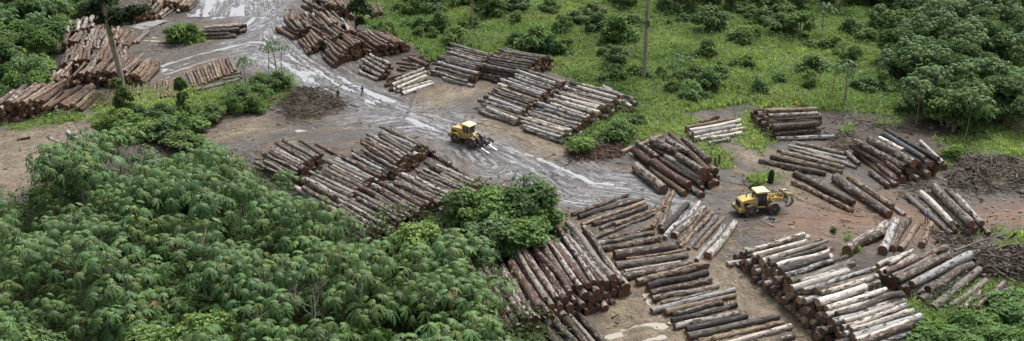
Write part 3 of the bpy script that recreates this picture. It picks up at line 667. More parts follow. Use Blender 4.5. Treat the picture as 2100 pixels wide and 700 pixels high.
# one umbrella leaf: lobes round a centre, drooping, folded along the midrib (in a unit frame)
def umbrella(nl, droop, wid, rs):
    V = []; Q = []; T = []
    for k in range(nl):
        a = 2*math.pi*(k+.5)/nl*.93+rs.uniform(-.05, .05); ln = 1*(.78+.22*math.cos(a))*rs.uniform(.92, 1.06)
        ca, sa = math.cos(a), math.sin(a); b = len(V)
        def p(r, w_, z): V.append((r*ca-w_*sa, r*sa+w_*ca, z-droop*r*r))
        p(.04, 0, 0)
        for r, w_ in ((.42, wid*.62), (.78, wid)):
            r *= ln; p(r, -w_, -.035); p(r, 0, .03); p(r, w_, -.035)
        p(ln, 0, -.04)
        T += [(b, b+1, b+2), (b, b+2, b+3), (b+4, b+7, b+5), (b+5, b+7, b+6)]
        Q += [(b+1, b+4, b+5, b+2), (b+2, b+5, b+6, b+3)]
    return np.array(V), np.array(Q), np.array(T)
def frame(n, d):
    n = n/np.linalg.norm(n); x = d-n*(d @ n); x /= np.linalg.norm(x)+1e-9; y = np.cross(n, x); return np.stack([x, y, n])
def make_cecropia(seed, Ht, tips, spread, leafr=.86, low=.60):
    rs = random.Random(seed); L = Acc(); Tk = Acc()
    UM = [umbrella(rs.choice((8, 9)), rs.uniform(.45, .95), .15, rs) for _ in range(5)]
    lean = np.array([rs.gauss(0, .25), rs.gauss(0, .25), 0])
    tr = [np.array([0, 0, -.4])+lean*t*t+np.array([0, 0, Ht*.93*t+.4*t]) for t in np.linspace(0, 1, 7)]
    V, Q = tube(tr, np.linspace(.14, .05, 7)*(.6+Ht/20)); Tk.add(V, Q)
    tipp = [tr[-1]]
    for k in range(tips):
        t = rs.uniform(low, .92); b0 = tr[0]+(tr[-1]-tr[0])*t; az = 2*math.pi*(k+rs.random()*.6)/tips*2.4
        R_ = spread*rs.uniform(.45, 1.0)*(1.15-.3*t); up = Ht*rs.uniform(.02, .16)
        e = b0+np.array([math.cos(az)*R_, math.sin(az)*R_, up+.2]); m = b0+(e-b0)*.6+np.array([0, 0, -.15])
        V, Q = tube([b0, m, e], [.06, .045, .03], 5); Tk.add(V, Q); tipp.append(e)
    for tp_ in tipp:
        nl = rs.randint(6, 9); ph = rs.random()*6.28
        for k in range(nl):
            az = ph+k*2.4; f = k/(nl-1); el = math.radians(62-88*f+rs.uniform(-10, 10)); pl = .30+.95*f**.6*rs.uniform(.8, 1.25)
            d = np.array([math.cos(az)*math.cos(el), math.sin(az)*math.cos(el), math.sin(el)])
            c = tp_+d*pl*1.25; out = np.array([math.cos(az), math.sin(az), 0])
            n = np.array([0, 0, 1.])+out*(.15+.75*f)*rs.uniform(.6, 1.3); Fm = frame(n, out)
            UV, UQ, UT = UM[rs.randrange(5)]; r = leafr*(.62+.42*min(1, f*1.6))*rs.uniform(.85, 1.15)
            if f < .12: col = np.array((.15, .22, .045))*rs.uniform(.8, 1.2)
            elif rs.random() < .008: col = np.array((.20, .14, .05))
            else: col = np.array((.072, .155, .045))*rs.uniform(.6, 1.35)*np.array((rs.uniform(.85, 1.25), 1, rs.uniform(.8, 1.3)))
            L.add(c+(UV*r) @ Fm, UQ, UT, col)
            if rs.random() < .5: V, Q = tube([tp_, c], [.015, .01], 3); Tk.add(V, Q)
    return L, Tk
def leafcloud(acc, C, N, size, col, rs, elong=1.5):
    """C (m,3) positions; N (m,3) facing; folded rhombic leaves"""
    m = len(C); s = size*(rs.uniform(.65, 1.35, m))[:, None]
    n = N/np.linalg.norm(N, axis=1)[:, None]; t = rs.normal(size=(m, 3)); t[:, 2] -= .3
    x = t-n*(t*n).sum(1)[:, None]; x /= np.linalg.norm(x, axis=1)[:, None]; y = np.cross(n, x)
    P = [C-x*s*.5*elong, C+y*s*.36+n*s*.08, C+x*s*.5*elong-n*s*.12, C-y*s*.36+n*s*.08]
    V = np.stack(P, 1).reshape(-1, 3); i = np.arange(m)[:, None]*4
    T = np.concatenate([i+np.array([[0, 2, 1]]), i+np.array([[0, 3, 2]])])
    acc.add(V, None, T, np.repeat(col, 4, 0))
def clump(acc, rs, lobes, nleaf, size, base, var=.35, inner=.25):
    w_ = np.array([l[3]*l[3]*1. for l in lobes]); w_ /= w_.sum(); k = rs.choice(len(lobes), nleaf, p=w_)
    Lb = np.array(lobes); d = rs.normal(size=(nleaf, 3)); d /= np.linalg.norm(d, axis=1)[:, None]; d[:, 2] = np.where(d[:, 2] < -.35, -d[:, 2], d[:, 2])
    # twigs: leaves gather in small sprays so the outline stays uneven
    q = np.floor(d*3.2+k[:, None]*1.7); jz = np.sin(q @ np.array([12.9, 78.2, 37.7]))*43758.5; jz -= np.floor(jz)
    rad = Lb[k, 3]*(inner+(1-inner)*rs.random(nleaf)**.4)*(.72+.5*jz)
    C = Lb[k, :3]+d*rad[:, None]*np.array([1, 1, Lb[0, 4] if Lb.shape[1] > 4 else .85])
    N = d*.7+np.array([0, 0, .8])+rs.normal(size=(nleaf, 3))*.45
    lob = 1+.30*(rs.random(len(lobes))-.5); b = np.array(base)
    col = b[None]*(1+var*(rs.random(nleaf)-.5)*1.6)[:, None]*(lob[k]*(.75+.5*jz))[:, None]*np.stack([1+.5*(rs.random(nleaf)-.4)*.6, np.ones(nleaf), 1+.4*(rs.random(nleaf)-.5)], 1)
    young = rs.random(nleaf) < .06; col[young] = np.array([.17, .24, .05])
    leafcloud(acc, C, N, size, col, rs)
def make_bushy(seed, Ht, rad, nl, base, size=.34, stem=.1, flat=.8, trunkvis=.25):
    rs = np.random.default_rng(seed); A = Acc(); Tk = Acc(); lobes = []
    n = 11
    for k in range(n):
        a = rs.random()*6.28; r = rad*.72*math.sqrt(rs.random()); z = Ht*(trunkvis+(.82-trunkvis)*rs.random()*(1-.5*r/rad)+.08)
        lobes.append((r*math.cos(a)*1.15, r*math.sin(a)*1.15, z, rad*rs.uniform(.18, .58), flat*rs.uniform(.8, 1.3)))
    lobes.append((0, 0, Ht*.72, rad*.5, flat))
    clump(A, rs, lobes, nl, size, base)
    for lb in lobes[::2]:
        V, Q = tube([(0, 0, -.3), (lb[0]*.25, lb[1]*.25, lb[2]*.45), (lb[0]*.9, lb[1]*.9, lb[2])], [stem, stem*.7, stem*.3], 5); Tk.add(V, Q)
    return A, Tk
PROTO = {}
def proto(key, A, Tk, lm, names=('crown', 'trunk')):
    PROTO[key] = (A.mesh(names[0], lm), Tk.mesh(names[1], M['trunk'], True), names)
for i in range(6): proto(('cec', i), *make_cecropia(100+i, [8.5, 9.5, 7.5, 10.5, 8, 9][i], [7, 8, 6, 7, 9, 5][i], [2.5, 2.9, 2.3, 2.8, 3.0, 2.2][i]), M['cecleaf'])
for i in range(2): proto(('sap', i), *make_cecropia(140+i, 5.5, 1+i, .6, .6, .8), M['cecleaf'])
G1, G2, G3, G4 = (.095, .19, .04), (.07, .15, .045), (.125, .225, .055), (.10, .18, .065)
proto(('bush', 0), *make_bushy(201, 3.4, 2.6, 3400, G1, .30, .1, .85, .02), M['leaf'], ('foliage', 'stem'))
proto(('bush', 1), *make_bushy(202, 2.6, 2.2, 2800, G2, .30, .1, .85, .02), M['leaf'], ('foliage', 'stem'))
proto(('bush', 2), *make_bushy(203, 3.0, 2.4, 3000, G3, .30, .1, .85, .02), M['leaf'], ('foliage', 'stem'))
proto(('bush', 3), *make_bushy(204, 4.2, 2.8, 3800, G4, .34, .1, .85, .02), M['leaf'], ('foliage', 'stem'))
proto(('bush', 4), *make_bushy(205, 2.0, 1.6, 1800, G1, .26, .1, .85, .02), M['leaf'], ('foliage', 'stem'))
proto(('tree', 0), *make_bushy(211, 8.0, 3.6, 7000, (.045, .105, .032), .36, .18, .8, .35), M['leaf'])
proto(('tree', 1), *make_bushy(212, 7.0, 3.2, 6000, G1, .36, .18, .8, .3), M['leaf'])
proto(('tree', 2), *make_bushy(213, 9.0, 3.4, 7000, G3, .34, .18, .9, .35), M['leaf'])
proto(('tree', 3), *make_bushy(214, 6.5, 4.0, 7000, G4, .42, .18, .7, .25), M['leaf'])
proto(('vine', 0), *make_bushy(221, 6.5, 1.7, 5200, (.075, .13, .028), .28, .15, 1.5, .05), M['leaf'])
proto(('broad', 0), *make_bushy(231, 2.6, 3.0, 3600, (.08, .17, .045), .52, .08, .7, .05), M['leaf'], ('foliage', 'stem'))
proto(('broad', 1), *make_bushy(232, 3.2, 2.6, 3600, (.10, .20, .045), .46, .08, .7, .05), M['leaf'], ('foliage', 'stem'))
NV = 0
def plant(key, x, y, s, label, cat, group=None, rz=None, name=None, sz=None):
    global NV; NV += 1
    cm, tm, nm = PROTO[key]
    nms = {'cec': 'umbrella_tree', 'sap': 'sapling', 'bush': 'bush', 'tree': 'tree', 'vine': 'vine_covered_tree', 'broad': 'shrub'}
    z = float(gsample(Z, x, y))
    e = empty(name or nms[key[0]], (x, y, z-.05), rz if rz is not None else h01(x, y)*6.28)
    if key[0] in ('bush', 'tree', 'broad'): e.scale = (s*(.8+.5*h01(x, y, 7)), s*(.8+.5*h01(x, y, 8)), s*(.75+.5*h01(x, y, 9)))
    else: e.scale = (s, s, sz or s)
    tag(e, label, cat, group)
    link(nm[0], cm, e); link(nm[1], tm, e); return e
def plantpx(key, u, vb, s, *a, **k):
    p = G(u, vb); return plant(key, p[0], p[1], s, *a, **k)
# --- forest of umbrella trees filling the lower left
FOREST = [(-160,415),(20,385),(70,352),(115,325),(160,300),(220,284),(330,280),(410,288),(450,305),(525,335),(605,375),(648,410),(672,470),(712,500),(790,478),(850,446),(905,470),(960,470),
          (1000,505),(975,560),(985,620),(1040,650),(1075,690),(1090,820),(-160,820)]
fl = 'umbrella-leaved tree among the many in the dense forest at lower left'
pts = []
st = 3.85
for i, x in enumerate(np.arange(-75, 30, st)):
    for j, y in enumerate(np.arange(62, 165, st)):
        px, py = x+(h01(i, j, 1)-.5)*2.4, y+(h01(i, j, 2)-.5)*2.4
        k = int(h01(i, j, 3)*6); s = .62+.74*h01(i, j, 4); ht = [8.5, 9.5, 7.5, 10.5, 8, 9][k]*s
        u, v, sc = PX((px, py, ht*.86))
        if not inpoly(u, v, FOREST) or v > 745 or u < -70 or h01(i, j, 6) < .10: continue
        pts.append((px, py, k, s, u, v, h01(i, j, 5)))
print('forest', len(pts))
for px, py, k, s, u, v, q in pts:
    if q < (.90 if u < 560 else .68): plant(('cec', k), px, py, s, fl, 'tree', 'umbrella trees of the lower left forest')
    elif q < .93 - .12*(u >= 560): plant(('tree', 2), px, py, s*.9, 'small-leaved yellowish green tree poking through the forest of umbrella trees', 'tree', 'small-leaved trees in the forest')
    else: plant(('tree', 3 if q < .95 else 1), px, py, s*.95, 'mid-green small-leaved tree poking through the forest of umbrella trees', 'tree', 'mid-green small-leaved trees in the forest')
# leafy tree mass between the forest and the flaky stack
for k, (u, vt, key, s) in enumerate([(1005,400,('tree',1),1.15),(1060,392,('tree',0),1.0),(1100,425,('tree',1),.95),(1020,450,('tree',3),1.05),(955,412,('tree',3),.8),(1075,462,('tree',1),.85),(1035,425,('tree',2),.8),(1125,455,('bush',3),1.0)]):
    hh_ = {0: 8, 1: 7, 2: 9, 3: 6.5}[key[1]]*s*.8; p = G(u, vt, hh_)
    plant(key, p[0], p[1], s, 'small-leaved tree in the leafy mass left of the flaky stack', 'tree', 'leafy mass by the flaky stack')
p = G(1085, 345, 8.2); e = plant(('sap', 1), p[0], p[1], 1.35, 'lone slender umbrella tree standing above the leafy mass beside the road', 'tree', None)
p = G(1035, 600, 3.2); plant(('sap', 0), p[0], p[1], .9, 'small umbrella sapling in front of the flaky stack', 'tree')
# --- right and top meadow
MB = [(1100,108,'bush',0,1.7),(1062,95,'bush',1,1.1),(1130,112,'bush',1,1.2),(900,68,'bush',0,1.1),(935,95,'bush',2,1.2),(880,30,'bush',3,.9),(835,60,'bush',4,1),(800,75,'bush',2,1),(1262,92,'bush',0,1.45),
      (1236,66,'bush',1,1.1),(1300,56,'bush',1,1.35),(1215,40,'bush',3,1),(1180,50,'bush',3,.8),(1128,30,'bush',3,1.0),(1020,38,'bush',0,1.1),(1060,30,'bush',3,1.0),(985,20,'bush',2,.9),(1455,68,'bush',3,1.2),
      (1525,92,'bush',2,1.3),(1450,120,'bush',0,1.0),(1480,45,'bush',1,1.1),(1560,50,'bush',1,1.2),(1600,70,'bush',3,1.2),(1640,82,'tree',1,.85),(1662,150,'bush',0,1.2),(1415,200,'bush',2,1.1),(1450,190,'bush',1,1.2),
      (1475,165,'bush',1,1.2),(1395,188,'bush',4,1),(1262,170,'bush',1,1.1),(1300,160,'bush',4,.9),(1355,158,'bush',4,.9),(1780,190,'bush',1,1.2),(1858,235,'bush',0,.9),(1700,8,'tree',0,.6),(1760,6,'tree',0,.6),
      (1800,60,'bush',3,1.2),(1400,45,'bush',1,.9),(1500,20,'tree',1,.7),(1580,20,'tree',1,.7),(1420,12,'tree',1,.6),(1355,25,'bush',1,1),(1285,15,'bush',3,1),(950,60,'bush',4,.9),(1505,140,'bush',4,1),
      (1425,165,'bush',3,.9),(745,12,'tree',0,.55),(860,78,'bush',4,.9),(1690,100,'bush',4,.9),(1170,95,'bush',4,.7),(1235,120,'bush',4,.8)]
for i, (u, v, kd, k, s) in enumerate(list(MB)):
    for q in range(2 if u < 1800 and v > 12 else 0): MB.append((u+70*(h01(i, q, 71)-.5), v+16*(h01(i, q, 72)-.5), 'bush', (0, 2, 3, 4, 1)[int(5*h01(i, q, 73))], .3+.45*h01(i, q, 74)))
for i in range(60):
    u = 800+1080*h01(i, 91); v = 6+220*h01(i, 92)**1.1
    if inpoly(u, v, [(805,0),(1900,0),(1850,210),(1560,205),(1400,215),(1300,165),(1140,108),(960,78),(860,85),(810,40)]): MB.append((u, v, 'bush', int(h01(i, 93)*5), .45+.6*h01(i, 94)))
KW = {'bush': ['round dark bush', 'low dark bush', 'yellowish bush', 'tall green bush', 'small bush'], 'tree': ['dense dark tree', 'green tree', 'pale green tree', 'broad tree']}
def where(u, v):
    a = 'above' if v < 60 else 'among grass of'
    z = ('meadow left part' if u < 1010 else 'meadow behind the long stacks' if u < 1200 else 'meadow near the tall bare trunk' if u < 1390 else 'middle of the meadow' if u < 1560 else 'meadow right of centre' if u < 1760 else 'meadow by the right thicket')
    return z
for i, (u, v, kd, k, s) in enumerate(MB):
    plantpx((kd, k), u, v, s, f'{KW[kd][k]} in the {where(u, v)}', kd, f'{KW[kd][k]} in the {where(u, v)}')
def thicket(name, poly, keys, st, lab, grp, smin=.7, smax=1.1, seed=0, yr=(90, 330), xr=(-140, 150), topz=.6):
    n = 0; HT = {('cec', i): h for i, h in enumerate([8.5, 9.5, 7.5, 10.5, 8, 9])}
    HT.update({('tree', 0): 8, ('tree', 1): 7, ('tree', 2): 9, ('tree', 3): 6.5, ('bush', 0): 3.4, ('bush', 1): 2.6, ('bush', 2): 3, ('bush', 3): 4.2, ('vine', 0): 6.5, ('broad', 0): 2.6, ('broad', 1): 3.2, ('bush', 4): 2})
    for i, x in enumerate(np.arange(xr[0], xr[1], st)):
        for j, y in enumerate(np.arange(yr[0], yr[1], st)):
            px, py = x+(h01(i, j, seed)-.5)*st*.8, y+(h01(j, i, seed+1)-.5)*st*.8
            key = keys[int(h01(i, j, seed+2)*len(keys))]; s = smin+(smax-smin)*h01(i, j, seed+3)
            u, v, sc = PX((px, py, HT[key]*s*topz))
            if inpoly(u, v, poly) and -60 < u < 2160:
                w_ = {'cec': 'umbrella-leaved tree', 'tree': 'dark leafy tree' if key[1] in (0, 3) else 'green leafy tree', 'bush': 'bush', 'broad': 'broad-leaved shrub', 'vine': 'vine-draped tree'}[key[0]]
                plant(key, px, py, s, f'{w_} {lab}', 'tree' if key[0] in ('cec', 'tree', 'vine') else 'bush', f'{w_}s {grp}'); n += 1
    print(name, n)
thicket('right thicket', [(1830,90),(1870,75),(1925,100),(2000,130),(2120,150),(2120,225),(2060,228),(1930,226),(1885,205),(1900,170),(1850,130)],
        [('cec',0),('tree',0),('tree',0),('tree',0),('tree',3),('tree',1)], 3.2, 'in the dark thicket at the right edge', 'of the right thicket', .65, .95, 3)
thicket('right top', [(1800,-30),(1850,30),(1830,60),(1880,75),(1960,95),(2130,130),(2130,-60),(1900,-60)], [('tree',0),('tree',3),('tree',1),('cec',1),('tree',0)], 4.0,
        'in the wood at the top right corner', 'of the top right wood', .65, 1.0, 11, (150, 300), (60, 150))
thicket('top strip', [(800,-40),(1800,-40),(1800,-4),(1600,4),(1480,-6),(1300,-12),(1000,2),(800,6)], [('bush',3),('bush',0),('tree',1),('bush',1)], 6.5, 'along the top of the meadow', 'along the top of the meadow', .8, 1.2, 17, (190, 290))
thicket('left wood', [(-60,20),(0,-60),(210,-60),(215,0),(150,20),(115,45),(128,70),(75,100),(70,130),(95,150),(40,185),(-60,210)], [('tree',0),('tree',1),('tree',0),('cec',2),('bush',3),('tree',3)], 4.6,
        'on the dark wooded slope at the left edge', 'of the left wood', .6, .95, 23, (130, 290), (-150, -60))
thicket('left slope bushes', [(150,-10),(215,0),(150,40),(125,55),(105,100),(80,130),(60,160),(20,190),(30,120),(100,50)], [('bush',2),('bush',0),('bush',2)], 3.6,
        'bright beside the brown stacks at upper left', 'beside the upper left stacks', .8, 1.2, 29, (140, 290), (-150, -60))
thicket('right shrubs', [(1840,712),(1900,672),(1960,655),(2010,658),(2060,620),(2120,590),(2120,770),(1830,770)], [('broad',0),('broad',1),('broad',0)], 1.9,
        'in the leafy mass at the lower right corner', 'in the lower right corner', .45, .85, 31, (80, 130), (30, 80))
thicket('island shrubs', [(245,228),(300,238),(390,232),(430,236),(520,215),(545,190),(590,165),(560,148),(510,160),(490,192),(430,208),(380,220),(300,224)], [('bush',2),('bush',0),('bush',3),('bush',2)], 3.2,
        'on the green island between the yards', 'on the green island', .55, .9, 37, (130, 210), (-110, -30))
thicket('island shrubs front', [(200,262),(300,272),(400,285),(430,262),(330,235),(250,225)], [('bush',0),('bush',3),('bush',2)], 3.4,
        'behind the lower left forest edge', 'behind the forest edge', .8, 1.1, 39, (120, 190), (-110, -30))
for k, (u, vb, s) in enumerate([(250,232,1.0),(262,240,.85),(375,226,.95)]):
    plantpx(('vine', 0), u, vb, s, ['vine-draped shrub column at the foot of the tall leaning trunk', 'shorter vine-draped shrub below the tall leaning trunk', 'dark vine-draped tree in front of the row of logs'][k], 'tree')
plantpx(('bush', 2), 368, 88, 1.1, 'left bush of the round green mound in the flooded yard', 'bush'); plantpx(('bush', 0), 396, 86, .95, 'right bush of the round green mound in the flooded yard', 'bush')
for k, (u, v, s) in enumerate([(552,150,.95),(567,146,1.1),(577,142,.9)]):
    plantpx(('sap', 0), u, v, s, ['thin sapling with hanging leaves, leftmost of three by the road', 'tallest of three thin saplings by the road bend', 'thin sapling, rightmost of three by the road'][k], 'tree', 'three thin saplings by the road')
plantpx(('sap', 1), 505, 180, 1.0, 'umbrella sapling standing up from the green island', 'tree')
for k, (u, v, s, lab) in enumerate([(1375,185,1.0,'just right of the tall bare trunk'),(1392,180,1.1,'second right of the tall bare trunk'),(1408,182,1.0,'third right of the tall bare trunk'),
        (1730,220,1.35,'white-stemmed and leaning, above the brown debris'),(1706,200,1.0,'thin and upright in the meadow by the leaning white one'),(1808,170,1.1,'dark, between meadow and right thicket'),
        (1892,215,1.1,'pale, at the front of the right thicket'),(1685,75,1.2,'dark-stemmed, in the upper meadow'),(1440,80,1.2,'pale-leaved, beside a tall green bush in the meadow'),(1550,195,.6,'tiny, behind the square stack on the grass')]):
    plantpx(('sap', k % 2), u, v, s, f'umbrella sapling {lab}', 'tree')
for k, (u, v, s, lab) in enumerate([(1195,318,.9,'at the grass edge above the brush heap'),(1270,285,1.0,'in tall grass left of the big red logs'),(1310,255,.8,'in tall grass behind the big red logs'),(1552,385,.55,'around the charred stump'),
        (1710,478,.35,'by the knotted trunk'),(1960,330,.75,'yellow-flecked, right of the dark red heap'),(1150,500,.7,'at the corner of the flaky stack'),(1130,480,.8,'behind the flaky stack'),(1765,640,.6,'between pale stack and thick logs'),
        (1870,690,.7,'at the foot of the pale stack')]):
    plantpx(('bush', [2, 0, 1, 4, 4, 2, 0, 2, 4, 2][k]), u, v, s, f'low green bush {lab}', 'bush')
# --- tall trees with trunks
def tall(name, u, vb, utop, vtop, r0, r1, label, crown=None, mat='trunk', frac=1.0):
    b = G(u, vb); y = b[1]
    # height so that the trunk passes through the given upper pixel
    xs = (utop-W0/2)/F; ys = (vtop-H0/2)/F; t = y/(cp-ys*sp); top = np.array([xs*t, y, H-t*(sp+ys*cp)])
    top = b+(top-b)*frac
    e = empty(name, b); mid = (top-b)
    ptsq = [(0, 0, -.3)]+[tuple(mid*t+np.array([.12*math.sin(t*7), .1*math.sin(t*5), 0])) for t in (.12, .25, .4, .55, .7, .85, 1)]
    V, Q = tube(ptsq, np.linspace(r0, r1, 8), 9); A = Acc(); A.add(V, Q); link('trunk', A.mesh('trunk', M[mat], True), e)
    tag(e, label, 'tree'); return e, mid
e, top = tall('bare_tree', 1318, 165, 1330, 0, .42, .26, 'tall straight bare pale trunk rising from the meadow out of the frame', frac=1.35)
A = Acc(); clump(A, np.random.default_rng(3), [(top[0]*.6, top[1], top[2]*.53, .55, 1.0), (top[0]*.6, 0, top[2]*.5, .4, 1)], 160, .3, G2); link('creeper', A.mesh('creeper', M['leaf']), e)
A = Acc(); rs_ = np.random.default_rng(4)
clump(A, rs_, [(top[0]+3*math.cos(a), 3*math.sin(a), top[2]+h_, 1.8, .7) for a, h_ in ((0, 0), (1.5, 1), (3, .3), (4.6, 1.4))], 2600, .4, G2); link('crown', A.mesh('crown', M['leaf']), e)
e, top = tall('leaning_tree', 252, 182, 215, 20, .55, .32, 'tall leaning grey trunk with drooping dark crown over the russet stacks', frac=1.12)
A = Acc(); rs_ = np.random.default_rng(6)
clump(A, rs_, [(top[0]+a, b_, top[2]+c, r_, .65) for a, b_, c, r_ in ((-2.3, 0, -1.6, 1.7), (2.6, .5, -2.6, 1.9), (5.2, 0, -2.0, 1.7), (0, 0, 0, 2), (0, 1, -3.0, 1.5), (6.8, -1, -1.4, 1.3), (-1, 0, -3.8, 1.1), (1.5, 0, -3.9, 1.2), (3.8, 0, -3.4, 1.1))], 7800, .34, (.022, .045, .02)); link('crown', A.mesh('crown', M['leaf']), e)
A = Acc()
clump(A, rs_, [(top[0]*f, top[1]*f, top[2]*f, .45, 1.6) for f in (.55, .62, .68, .5)], 420, .26, G1); link('creeper', A.mesh('creeper', M['leaf']), e)
def deadtree(u, vb, ut, vt, r, label, frac=1.0):
    e, top = tall('dead_tree', u, vb, ut, vt, r, r*.4, label, frac=frac)
    for k in range(3):
        f = .5+.17*k; b = top*f; V, Q = tube([b, b+np.array([(1 if k % 2 else -1)*1.0, .2, .9])], [r*.35, r*.12], 4); A = Acc(); A.add(V, Q); link('branch', A.mesh('branch', M['trunk'], True), e)
deadtree(967, 66, 970, 0, .2, 'slim pale dead tree with bare twigs in the upper meadow left part', 1.1)
def twiggy(u, vt, hgt, label):
    p = G(u, vt, hgt); p[2] = 0; e = empty('dead_tree', p); tag(e, label, 'tree'); rs = random.Random(int(u)); T_ = Acc(); Br = Acc()
    V, Q = tube([(0, 0, -.2), (.1, .1, hgt*.5), (.2, 0, hgt*.75)], [.16, .11, .07], 6); T_.add(V, Q); link('trunk', T_.mesh('trunk', M['trunk'], True), e)
    def grow(b, d, l, r_, n):
        e_ = b+d*l; V, Q = tube([b, b+d*l*.5+np.array([rs.gauss(0, .06)*l]*3), e_], [r_, r_*.8, r_*.6], 4); Br.add(V, Q)
        if n:
            for _ in range(3):
                d2 = d+np.array([rs.gauss(0, .5), rs.gauss(0, .5), rs.gauss(.15, .25)]); grow(e_, d2/np.linalg.norm(d2), l*.68, r_*.6, n-1)
    for k in range(5):
        a = k*1.3+rs.random(); d = np.array([math.cos(a)*.8, math.sin(a)*.8, .7]); grow(np.array([.15, .05, hgt*(.45+.07*k)]), d/np.linalg.norm(d), 1.5, .06, 3)
    tag(link('twigs', Br.mesh('twigs', M['trunk'], True), e), None, None, None, 'stuff')
twiggy(628, 545, 13, 'bare pale twiggy tree standing among the lower middle forest')
twiggy(735, 525, 11.5, 'second bare twiggy tree in the forest below the broad mottled stack')
deadtree(1727, 222, 1741, 172, .1, 'slim white leaning stem in the meadow above the debris')
deadtree(1938, 250, 1952, 180, .12, 'slim pale stem leaning at the front of the right thicket')
deadtree(1158, 62, 1165, 20, .12, 'slim pale dead stem in the upper meadow near the middle')
deadtree(1506, 240, 1507, 215, .08, 'short pale stick standing in the grass behind the small pale pile')
# dark tree over the red heap at the top
e, top = tall('dark_tree', 728, 62, 735, 5, .25, .15, 'dark tree standing against the red heaps at the top')
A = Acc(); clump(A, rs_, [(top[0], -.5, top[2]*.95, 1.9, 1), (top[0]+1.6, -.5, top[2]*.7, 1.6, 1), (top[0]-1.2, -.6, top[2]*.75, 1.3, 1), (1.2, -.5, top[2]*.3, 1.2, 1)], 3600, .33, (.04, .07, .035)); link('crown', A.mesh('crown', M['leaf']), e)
# --- uncountable green: grass blades and ground cover
def scatter(maskf, dens, xr, yr, n, seed):
    r = np.random.default_rng(seed); x = r.uniform(*xr, n); y = r.uniform(*yr, n)
    i = np.clip(np.searchsorted(gx, x)-1, 0, len(gx)-2); j = np.clip(np.searchsorted(gy, y)-1, 0, len(gy)-2)
    m = maskf[j, i]; keep = r.random(n) < m*dens; x, y, i, j = x[keep], y[keep], i[keep], j[keep]
    t = H/(1); dep = y*cp+H*sp; u = W0/2+F*x/dep; v = H0/2+F*(H*cp-y*sp)/dep
    k = (u > -60) & (u < 2160) & (v > -70) & (v < 790)
    return x[k], y[k], Z[j[k], i[k]], u[k], v[k], r
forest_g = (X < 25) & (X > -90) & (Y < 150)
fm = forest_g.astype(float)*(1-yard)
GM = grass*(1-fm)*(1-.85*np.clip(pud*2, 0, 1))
def grass_mesh():
    x, y, z, u, v, r = scatter(np.clip(GM, 0, 1)**2, 1, (-140, 150), (80, 300), 260000, 7)
    cl = fbm(x*.16, y*.16, 21, 3); k = r.random(len(x)) < np.clip(.35+1.1*cl, .2, 1); x, y, z, cl = x[k], y[k], z[k], cl[k]
    B = 8; n = len(x); tall_ = (.45+1.9*np.clip(cl-.3, 0, 1))*np.where(gsample(gp, x, y) > .5, .75, 1.0)
    X0 = np.repeat(x, B)+r.normal(0, .26, n*B); Y0 = np.repeat(y, B)+r.normal(0, .22, n*B); Z0 = np.repeat(z, B)-.03
    h = np.repeat(tall_, B)*r.uniform(.5, 1.2, n*B); a = r.uniform(0, 6.28, n*B); ln = h*r.uniform(.2, .9, n*B); wd = .045+.04*r.random(n*B)
    dx, dy = np.cos(a), np.sin(a); sx, sy = -dy*wd, dx*wd
    P = [np.stack([X0-sx, Y0-sy, Z0], 1), np.stack([X0+sx, Y0+sy, Z0], 1), np.stack([X0+dx*ln*.35+sx, Y0+dy*ln*.35+sy, Z0+h*.65], 1),
         np.stack([X0+dx*ln*.35-sx, Y0+dy*ln*.35-sy, Z0+h*.65], 1), np.stack([X0+dx*ln, Y0+dy*ln, Z0+h*.9], 1)]
    V = np.stack(P, 1).reshape(-1, 3); i = np.arange(n*B)[:, None]*5
    Q = i+np.array([[0, 1, 2, 3]]); T = i+np.array([[3, 2, 4]])
    big = fbm(x*.035, y*.035, 31, 3)
    t = np.clip((big-.32)*2.4, 0, 1)[:, None]; c = np.array([[.20, .31, .12]])*(1-t)+np.array([[.39, .50, .20]])*t
    c = c*(.75+.5*r.random((n, 1))); dry = r.random(n) < .05+.25*(fbm(x*.12, y*.12, 33, 3) > .66); c[dry] = (.30, .28, .15)
    C = np.repeat(c, B*5, 0)
    print('grass blades', n*B)
    return npmesh('grass', V, [Q, T], M['grass'], {'leafc': C})
tag(link('grass', grass_mesh()), 'tall bright grass of the clearing', 'grass', None, 'stuff')
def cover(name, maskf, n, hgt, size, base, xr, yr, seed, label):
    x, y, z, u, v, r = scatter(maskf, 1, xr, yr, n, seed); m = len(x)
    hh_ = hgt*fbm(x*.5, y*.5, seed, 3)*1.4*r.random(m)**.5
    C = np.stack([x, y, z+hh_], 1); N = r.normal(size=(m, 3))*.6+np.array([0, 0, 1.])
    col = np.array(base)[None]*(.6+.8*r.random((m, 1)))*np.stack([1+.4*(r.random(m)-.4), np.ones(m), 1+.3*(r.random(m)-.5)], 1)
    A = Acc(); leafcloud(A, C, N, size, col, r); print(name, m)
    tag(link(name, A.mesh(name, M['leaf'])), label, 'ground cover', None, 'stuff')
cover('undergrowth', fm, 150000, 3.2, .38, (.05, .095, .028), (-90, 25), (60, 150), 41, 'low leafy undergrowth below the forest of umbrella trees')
cover('meadow_herbs', np.clip(GM, 0, 1)*np.clip((fbm(X*.13, Y*.13, 51, 4)-.47)*8, 0, 1), 420000, 2.4, .27, (.12, .225, .06), (-140, 150), (80, 300), 43, 'low leafy herbs scattered through the grass of the clearing')

